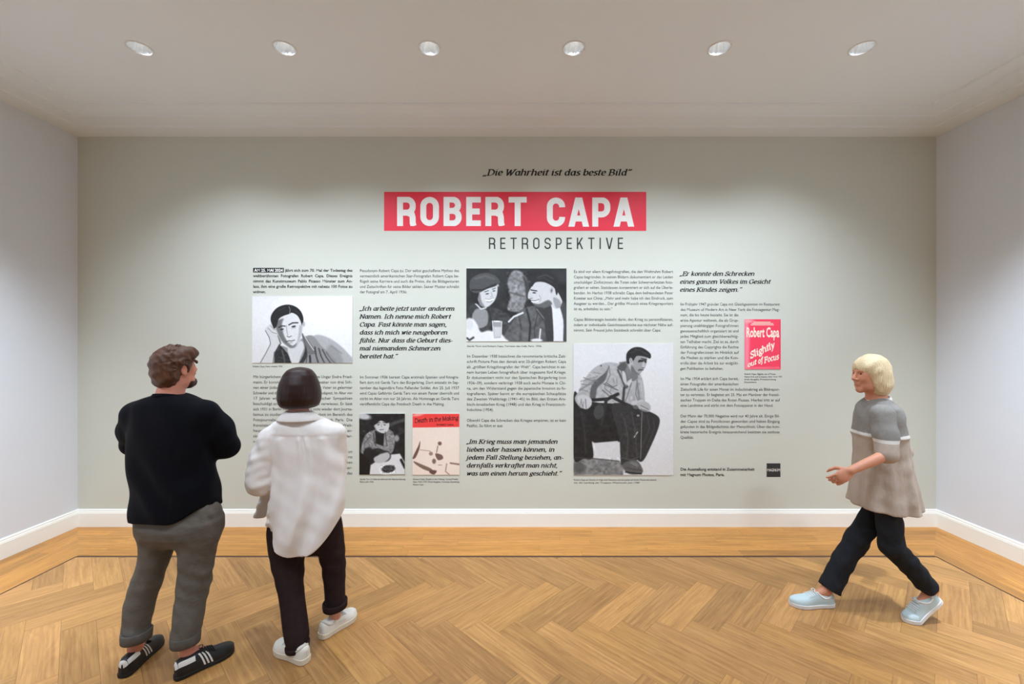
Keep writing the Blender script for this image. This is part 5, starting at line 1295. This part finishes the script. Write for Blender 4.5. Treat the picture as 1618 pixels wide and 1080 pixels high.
    sty = dict(upper=M['black_leather'], sole_m=M['black_rubber'], sole=0.020, stripes=M['white_leather'], tab=M['white_leather'], lace=M['black_cord'])
    shoe(root, (-2.052, 2.297), -6, 0.285, {**sty, 'side': 1}, Hk=1.05)
    shoe(root, (-1.768, 2.285), 37, 0.285, {**sty, 'side': -1}, Hk=1.05)
man()

# ================================================================== the woman in the white shirt
M['skin_woman'] = SKIN('fair_skin', 210, 150, 130)
M['white_cotton'] = mat('white_cotton_shirt', rgb(236, 230, 225), 0.85, var=0.02, nscale=8, stretch=(1.1, 1.1, 0.7), bump=0.2, bscale=18, bdist=0.014, spec=0.15)
M['dark_denim'] = mat('dark_brown_denim', rgb(44, 31, 31), 0.85, var=0.14, nscale=40, bump=0.4, bscale=24, bdist=0.010, spec=0.15)
M['dark_hair'] = mat('dark_brown_bob', rgb(43, 22, 19), 0.42, var=0.28, nscale=40, stretch=(6, 6, 0.5), bump=0.22, bscale=90, bdist=0.002, spec=0.35)
M['white_canvas'] = mat('white_sneaker_leather', rgb(230, 226, 214), 0.6, bump=0.1, nscale=100)
M['cream_rubber'] = mat('cream_rubber_sole', rgb(226, 217, 196), 0.6)
M['lining'] = mat('pale_shoe_lining', rgb(214, 206, 192), 0.8); M['white_lace'] = mat('white_lace', rgb(232, 234, 234), 0.7)

def woman():
    root = empty('person', (-1.21, 2.58, 0), 'person with dark brown bob in loose white shirt and dark trousers, back turned', 'person', 'visitors')
    R = rot_head(-4, 4)
    Rt = np.array(Matrix.Rotation(math.radians(8), 3, 'Z'))
    J = dict(pelvis=np.array([-1.235, 2.60, 0.80]), chest=np.array([-1.235, 2.61, 1.12]), neck=P3(472, 656, 2.61), head=P3(472, 612, 2.62), Rt=Rt,
             sh_l=P3(428, 690, 2.58), el_l=np.array([-1.478, 2.56, 0.955]), wr_l=np.array([-1.405, 2.79, 0.985]),
             sh_r=P3(530, 684, 2.64), el_r=np.array([-1.105, 2.74, 0.955]), wr_r=np.array([-1.26, 2.90, 1.02]),
             hand_l=((0.45, 0.85, 0.15), (0.3, 0, 1), (0.8, -0.4, 0)), hand_r=((-0.85, 0.35, 0.25), (0, 0, 1), (-0.3, -0.9, 0)),
             hip_l=np.array([-1.335, 2.63, 0.72]), kn_l=np.array([-1.305, 2.56, 0.40]), an_l=np.array([-1.222, 2.465, 0.09]), toe_l=np.array([-1.31, 2.525, 0.03]),
             hip_r=np.array([-1.12, 2.62, 0.74]), kn_r=np.array([-1.090, 2.67, 0.41]), an_r=np.array([-1.088, 2.68, 0.09]), toe_r=np.array([-1.045, 2.755, 0.03]))
    bd, H = body(root, M['skin_woman'], (-1.64, 2.30, -0.02), (-0.90, 3.08, 1.70), J, R, 0.93, legr=(0.055, 0.038, 0.031), k_arm=0.88, torso=(0.135, 0.09))
    f = Field((-1.68, 2.20, 0.50), (-0.88, 3.02, 1.45), 0.0062)
    k = .62
    rows = [(652, 456, 489, 2.62, .9), (660, 444, 507, 2.62, .70), (667, 429, 527, 2.62, .56), (680, 424, 536, 2.62, .54), (700, 426, 541, 2.62, .56), (743, 434, 545, 2.62, .60), (765, 433, 546, 2.62, .68), (790, 431, 546, 2.62, .76), (810, 428, 545, 2.62, .82), (835, 427, 544, 2.62, .84), (900, 429, 542, 2.62, .80)]
    zy = 1.225
    def folds(u, v, Z, g):
        back = np.clip(-v / 0.05, 0, 1)
        dn = np.clip((zy - Z) / 0.02, 0, 1)
        seam = -0.0035 * np.clip((Z - zy + 0.03 * u) / 0.006, 0, 1) * back            # yoke lies over the back panel
        pl = 0
        for u0, w_, a_ in ((0.000, .009, .016), (0.036, .009, .014), (0.018, .012, -.008), (-0.105, .02, .010), (0.120, .02, .010)):
            du = u - u0 - 0.03 * (zy - Z) * np.sign(u0)
            pl = pl - a_ * np.exp(-(du / (w_ + 0.05 * np.clip(zy - Z, 0, 1))) ** 2) * np.exp(-np.clip(zy - Z, 0, 2) / 0.35)
        low = np.clip((1.15 - Z) / 0.35, 0, 1)
        drape = 0.013 * low * np.sin(34 * u + 3.0 * np.sin(5 * Z) + 1.2) + 0.005 * low * np.sin(61 * u - 9 * Z)
        return seam + (pl * dn + drape) * back
    f.loft(sil(rows, 8), 8, 2.25, 0.03, folds)
    f.chain([J['sh_l'] - np.array([0, 0, .005]), (J['sh_l'] + J['el_l']) / 2 - np.array([.012, 0, 0]), J['el_l'] + np.array([0, 0, .01])], [.070, .076, .078], .02)
    f.chain([J['el_l'] + np.array([0.0, .01, -.012]), (J['el_l'] + J['wr_l']) / 2, J['wr_l']], [.074, .066, .040], .03)
    f.chain([J['sh_r'], (J['sh_r'] + J['el_r']) / 2, J['el_r']], [.062, .064, .062], .03)
    f.chain([J['el_r'], (J['el_r'] + J['wr_r']) / 2, J['wr_r']], [.062, .056, .040], .02)
    f.loft(sil([(770, 418, 440, 2.74, .7), (790, 408, 438, 2.74, .6), (812, 401, 433, 2.74, .5), (840, 398, 424, 2.74, .4)], 20), 20, 2, .03)
    f.apply(lambda X, Y, Z: 0.0022 * waves(X, Y, Z, 50, 13) + 0.0028 * waves(X, Y, Z, 70, 14, sz=1.5) * (X < -1.40))
    c8, s8 = math.cos(math.radians(8)), math.sin(math.radians(8))
    def hem(X, Y, Z):
        u = (X + 1.238) * c8 + (Y - 2.62) * s8
        t = np.clip(np.abs(u + 0.01) / 0.215, 0, 1.6)
        back = 0.552 + 0.165 * t ** 2.4 + 0.10 * np.clip(Y - 2.62, 0, 1)
        fl = 0.672 + 0.16 * np.clip((X + 1.545) / 0.12, 0, 1)                        # front tail on the left
        h_ = np.where((Y > 2.66) & (X < -1.36), fl, back)
        return (h_ - Z) * 0.8
    f.keep(hem)
    sh_ = f.build('shirt', M['white_cotton'], root, 1)
    # collar: stand and turned-down fall
    nk = J['neck']; mb = MB(); Rr = []
    for r_, dz in ((0.062, -0.012), (0.064, 0.024), (0.069, 0.029), (0.082, 0.020), (0.118, -0.020), (0.116, -0.026), (0.076, 0.002)):
        Rr.append([(nk[0] + 0.004 + r_ * 1.08 * math.cos(t), nk[1] + 0.002 + r_ * math.sin(t), nk[2] + dz - 0.020 * math.sin(t) * (1 if math.sin(t) > 0 else 0.25)) for t in [2 * PI * i / 44 for i in range(44)]])
    mb.rings(Rr, cap=False); mb.build('collar', M['white_cotton'], sh_, True)
    f = Field((-1.45, 2.25, 0.03), (-0.92, 2.88, 0.92), 0.0062)
    f.loft(sil([(780, 448, 520, 2.63, .5), (830, 430, 536, 2.63, .5), (852, 430, 538, 2.63, .5), (872, 438, 532, 2.63, .4)], 8), 8, 2.2, .02)
    LL = sil([(815, 424, 476, 2.63, .9), (835, 419, 479, 2.63, .9), (865, 423, 481, 2.61, .9), (880, 426, 481, 2.59, .95), (923, 436.5, 480, 2.55, 1), (958, 442.5, 483.5, 2.51, 1), (985, 446, 486.5, 2.48, 1), (1007, 449.5, 489, 2.46, 1), (1021, 453, 487, 2.455, 1)], 0)
    RR = sil([(815, 494, 538, 2.64, .9), (835, 494, 541, 2.65, .9), (865, 499, 545.5, 2.66, 1.0), (891, 508, 546, 2.67, 1.05), (920, 511.5, 545.5, 2.675, 1.05), (940, 512.5, 546, 2.68, 1.05), (956, 513, 546, 2.68, 1.05), (966, 515, 545, 2.68, 1.05)], 0)
    def wr(seed):
        def fn(u, v, Z, g):
            a = np.arctan2(v, u)
            return 0.0022 * np.exp(-((Z - 0.42) / 0.10) ** 2) * np.sin(70 * Z + 2 * np.sin(a + seed)) + 0.0015 * np.sin(22 * Z + 2 * a + seed)
        return fn
    f.loft(LL, 0, 2.1, .02, wr(0.3)); f.loft(RR, 0, 2.1, .02, wr(2.0))
    f.keep(lambda X, Y, Z: np.where(X > -1.155, 0.152 - Z, -0.1) + 0 * Y)
    tr = f.build('trousers', M['dark_denim'], root, 1)
    z, cx, cy, a, b = sorted(RR)[1]; cuff(tr, M['dark_denim'], cx, cy, a + .007, .138, .180, ry=b + .008, tilt=(0.004, 0))
    z, cx, cy, a, b = sorted(LL)[0]; cuff(tr, M['dark_denim'], cx, cy, a + .004, z - .010, z + .020, tilt=(0.008, 0.0))
    # bob
    f = Field(J['head'] - 0.19, J['head'] + 0.19, 0.0042)
    y = 2.615
    rows = [(579.5, 466, 480, y, 1.0), (581.5, 458, 489, y, 1.05), (585, 452, 494, y, 1.08), (592, 446, 499.5, y, 1.1), (605, 440, 505, y, 1.1), (618, 437, 508, y, 1.08), (629, 436.5, 508, y, 1.05), (637, 439, 506, y, 1.0), (644, 444, 501, y, .95)]
    def strands(u, v, Z, g):
        a = np.arctan2(v, u)
        return (0.0004 * np.sin(31 * a + 3 * np.sin(20 * Z)) + 0.0003 * np.sin(57 * a + 9 * Z)) * np.clip((1.60 - Z) / 0.06, 0, 1)
    f.loft(sil(rows, 0), 0, 2.0, 0.01, strands, cap=0.02)
    f.ell(H(0, 0.125, -0.055), np.array((0.058, 0.075, 0.105)), R, 0.01, True)
    zb = CAMZ - (642.5 - VY) * 2.6 / F
    f.keep(lambda X, Y, Z: (zb + 0.003 * np.sin(70 * X) + 0.06 * (Y - 2.6) - Z))
    f.build('hair', M['dark_hair'], root, 1)
    sty = dict(upper=M['white_canvas'], sole_m=M['cream_rubber'], sole=0.034, lace=M['white_lace'], lining=M['lining'], tab=None, wide=1.12)
    shoe(root, (-1.128, 2.405), -63, 0.262, {**sty, 'side': 1}, Hk=0.98)
    shoe(root, (-1.142, 2.598), 30, 0.262, {**sty, 'side': -1}, Hk=0.98)
woman()

# ================================================================== the passer-by
M['skin_walk'] = SKIN('tanned_skin', 202, 138, 108)
M['coat'] = mat('taupe_cloth', rgb(176, 161, 147), 0.9, var=0.04, nscale=12, stretch=(1.3, 1.3, 0.6), bump=0.5, bscale=16, bdist=0.018, spec=0.15)
M['grey_knit'] = mat('grey_knit', rgb(138, 134, 128), 0.9, var=0.08, nscale=60, bump=0.35, bscale=500, bdist=0.001, spec=0.15)
M['pale_band'] = mat('pale_trim', rgb(205, 200, 192), 0.9)
M['black_cloth'] = mat('black_trouser_cloth', rgb(34, 36, 40), 0.9, var=0.1, nscale=30, bump=0.45, bscale=24, bdist=0.010, spec=0.15)
M['blond'] = mat('pale_blond_hair', rgb(214, 192, 152), 0.45, var=0.16, nscale=40, stretch=(6, 6, 0.5), bump=0.5, bscale=90, bdist=0.002, spec=0.45)
M['ice_canvas'] = mat('pale_blue_canvas', rgb(186, 203, 205), 0.75, bump=0.15, nscale=250)
M['white_rubber'] = mat('white_rubber', rgb(226, 228, 228), 0.5)

def walker():
    root = empty('person', (2.38, 2.86, 0), 'person with pale blond hair walking left in a taupe coat and pale sneakers', 'person', 'visitors')
    R = rot_head(-90, -3)
    Rt = np.array(Matrix.Rotation(math.radians(90), 3, 'Z'))
    J = dict(pelvis=P3(1401, 768, 2.86), chest=P3(1395, 690, 2.86), neck=P3(1386, 634, 2.86), head=P3(1374, 592, 2.86), Rt=Rt,
             sh_l=P3(1394, 655, 2.69), el_l=P3(1405, 716, 2.62), wr_l=P3(1344, 743, 2.60), hand_l=((-0.75, 0.10, -0.62), (-0.5, 0.1, 0.8), (0.15, 1, -0.25)),
             sh_r=P3(1392, 655, 3.03), el_r=P3(1424, 712, 3.10), wr_r=P3(1408, 770, 3.07), hand_r=((-0.25, 0, -0.95), (-1, 0, 0), (0, -1, 0)),
             hip_l=P3(1402, 785, 2.78), kn_l=P3(1408, 862, 2.77), an_l=np.array([2.665, 2.77, 0.205]), toe_l=np.array([2.52, 2.77, 0.05]),
             hip_r=P3(1399, 785, 2.93), kn_r=P3(1354, 852, 2.93), an_r=np.array([2.105, 2.93, 0.10]), toe_r=np.array([1.94, 2.93, 0.035]))
    bd, H = body(root, M['skin_walk'], (1.70, 2.45, -0.02), (2.85, 3.25, 1.78), J, R, 0.95, legr=(0.06, 0.044, 0.033), k_arm=0.92, torso=(0.14, 0.09), curl=0.75)
    f = Field((1.90, 2.42, 0.64), (2.85, 3.28, 1.50), 0.0065)
    y = 2.86
    rows = [(626, 1371, 1402, y, 1.1), (633, 1360, 1414, y, 1.45), (642, 1352, 1426, y, 1.40), (655, 1349, 1431, y, 1.30), (685, 1347, 1434, y, 1.18), (720, 1348, 1440, y, 1.08), (760, 1345, 1449, y, 1.02), (808, 1340, 1460, y, .96)]
    def drape(u, v, Z, g):
        a = np.arctan2(v, u); low = np.clip((1.2 - Z) / 0.5, 0, 1)
        return 0.010 * low * np.sin(9 * a + 4 * Z) + 0.004 * low * np.sin(17 * a - 6 * Z) - 0.006 * np.exp(-((Z - 1.165) / 0.012) ** 2)
    f.loft(sil(rows, 0), 0, 2.2, .03, drape)
    f.chain([J['sh_l'], (J['sh_l'] + J['el_l']) / 2, J['el_l'] + (J['wr_l'] - J['el_l']) * 0.05], [.066, .060, .058], .03)
    f.chain([J['sh_r'], J['el_r'], J['el_r'] * .8 + J['wr_r'] * .2], [.066, .058, .056], .03)
    f.apply(lambda X, Y, Z: 0.002 * waves(X, Y, Z, 55, 41))
    f.keep(lambda X, Y, Z: 0.70 + 0.012 * np.sin(7 * X) - Z + 0 * Y)
    def pick(c):
        z = c[:, 2]; return np.where(np.abs(z - 1.172) < 0.009, 2, np.where(z > 1.168, 1, 0))
    ct = f.build('coat', [M['coat'], M['grey_knit'], M['pale_band']], root, 1, pick)
    nk = J['neck']; mb = MB(); Rr = []
    for r_, dz in ((0.058, -0.02), (0.060, 0.024), (0.065, 0.027), (0.073, 0.012), (0.084, -0.014), (0.07, -0.01)):
        Rr.append([(nk[0] + r_ * math.cos(t), nk[1] + r_ * math.sin(t), nk[2] + dz + 0.016 * math.cos(t)) for t in [2 * PI * i / 40 for i in range(40)]])
    mb.rings(Rr, cap=False); mb.build('collar', M['pale_band'], ct, True)
    f = Field((1.90, 2.60, 0.06), (2.86, 3.12, 0.96), 0.0062)
    f.ell(J['pelvis'] + np.array([0.0, 0, -0.03]), (0.10, 0.14, 0.09), None, .03)
    f.chain([J['hip_r'], J['kn_r'], J['kn_r'] * .5 + (J['an_r'] + np.array([.02, 0, .05])) * .5, J['an_r'] + np.array([.006, 0, -.03])], [.074, .068, .064, .066], .02)
    f.chain([J['hip_l'], J['kn_l'], J['kn_l'] * .5 + J['an_l'] * .5, J['an_l'] + np.array([.01, 0, -.03])], [.074, .068, .060, .056], .02)
    f.apply(lambda X, Y, Z: 0.003 * waves(X, Y, Z, 60, 43) + 0.002 * waves(X, Y, Z, 90, 44))
    for sg, kn, hp in ((1, J['kn_r'], J['an_r'] + np.array([.022, 0, .012])), (-1, J['kn_l'], J['an_l'] + np.array([-.012, 0, .008]))):
        dv = (hp - kn) / np.linalg.norm(hp - kn)
        f.keep(lambda X, Y, Z: np.where((Y - 2.855) * sg > 0, (X - hp[0]) * dv[0] + (Y - hp[1]) * dv[1] + (Z - hp[2]) * dv[2], -0.1))
    f.build('trousers', M['black_cloth'], root, 1)
    # chin-length hair leaving the face free
    f = Field(J['head'] - 0.20, J['head'] + 0.20, 0.0042)
    f.ell(H(0, -0.016, 0.042), np.array((0.090, 0.106, 0.096)), R, 0.01)
    f.ell(H(0, -0.045, -0.045), np.array((0.098, 0.078, 0.110)), R, 0.03)
    for sx in (-1, 1): f.ell(H(sx * 0.074, -0.004, -0.03), np.array((0.022, 0.036, 0.075)), R, 0.02)
    f.ell(H(0, 0.130, -0.060), np.array((0.088, 0.100, 0.105)), R, 0.01, True)
    f.apply(lambda X, Y, Z: 0.0018 * np.sin(50 * np.arctan2(Y - J['head'][1], X - J['head'][0]) + 6 * np.sin(18 * Z)) + 0.0018 * waves(X, Y, Z, 90, 47))
    zb = J['head'][2] - 0.128
    f.keep(lambda X, Y, Z: zb + 0.004 * np.sin(60 * X) - Z + 0 * Y)
    f.build('hair', M['blond'], root, 1)
    sty = dict(upper=M['ice_canvas'], sole_m=M['white_rubber'], sole=0.026, lace=M['white_lace'], lining=M['white_lace'])
    shoe(root, (2.155, 2.93), -90, 0.288, {**sty, 'side': 1}, Hk=0.92)
    shoe(root, (2.765, 2.77), -90, 0.288, {**sty, 'side': -1}, bend=math.radians(40), Hk=0.92)
walker()
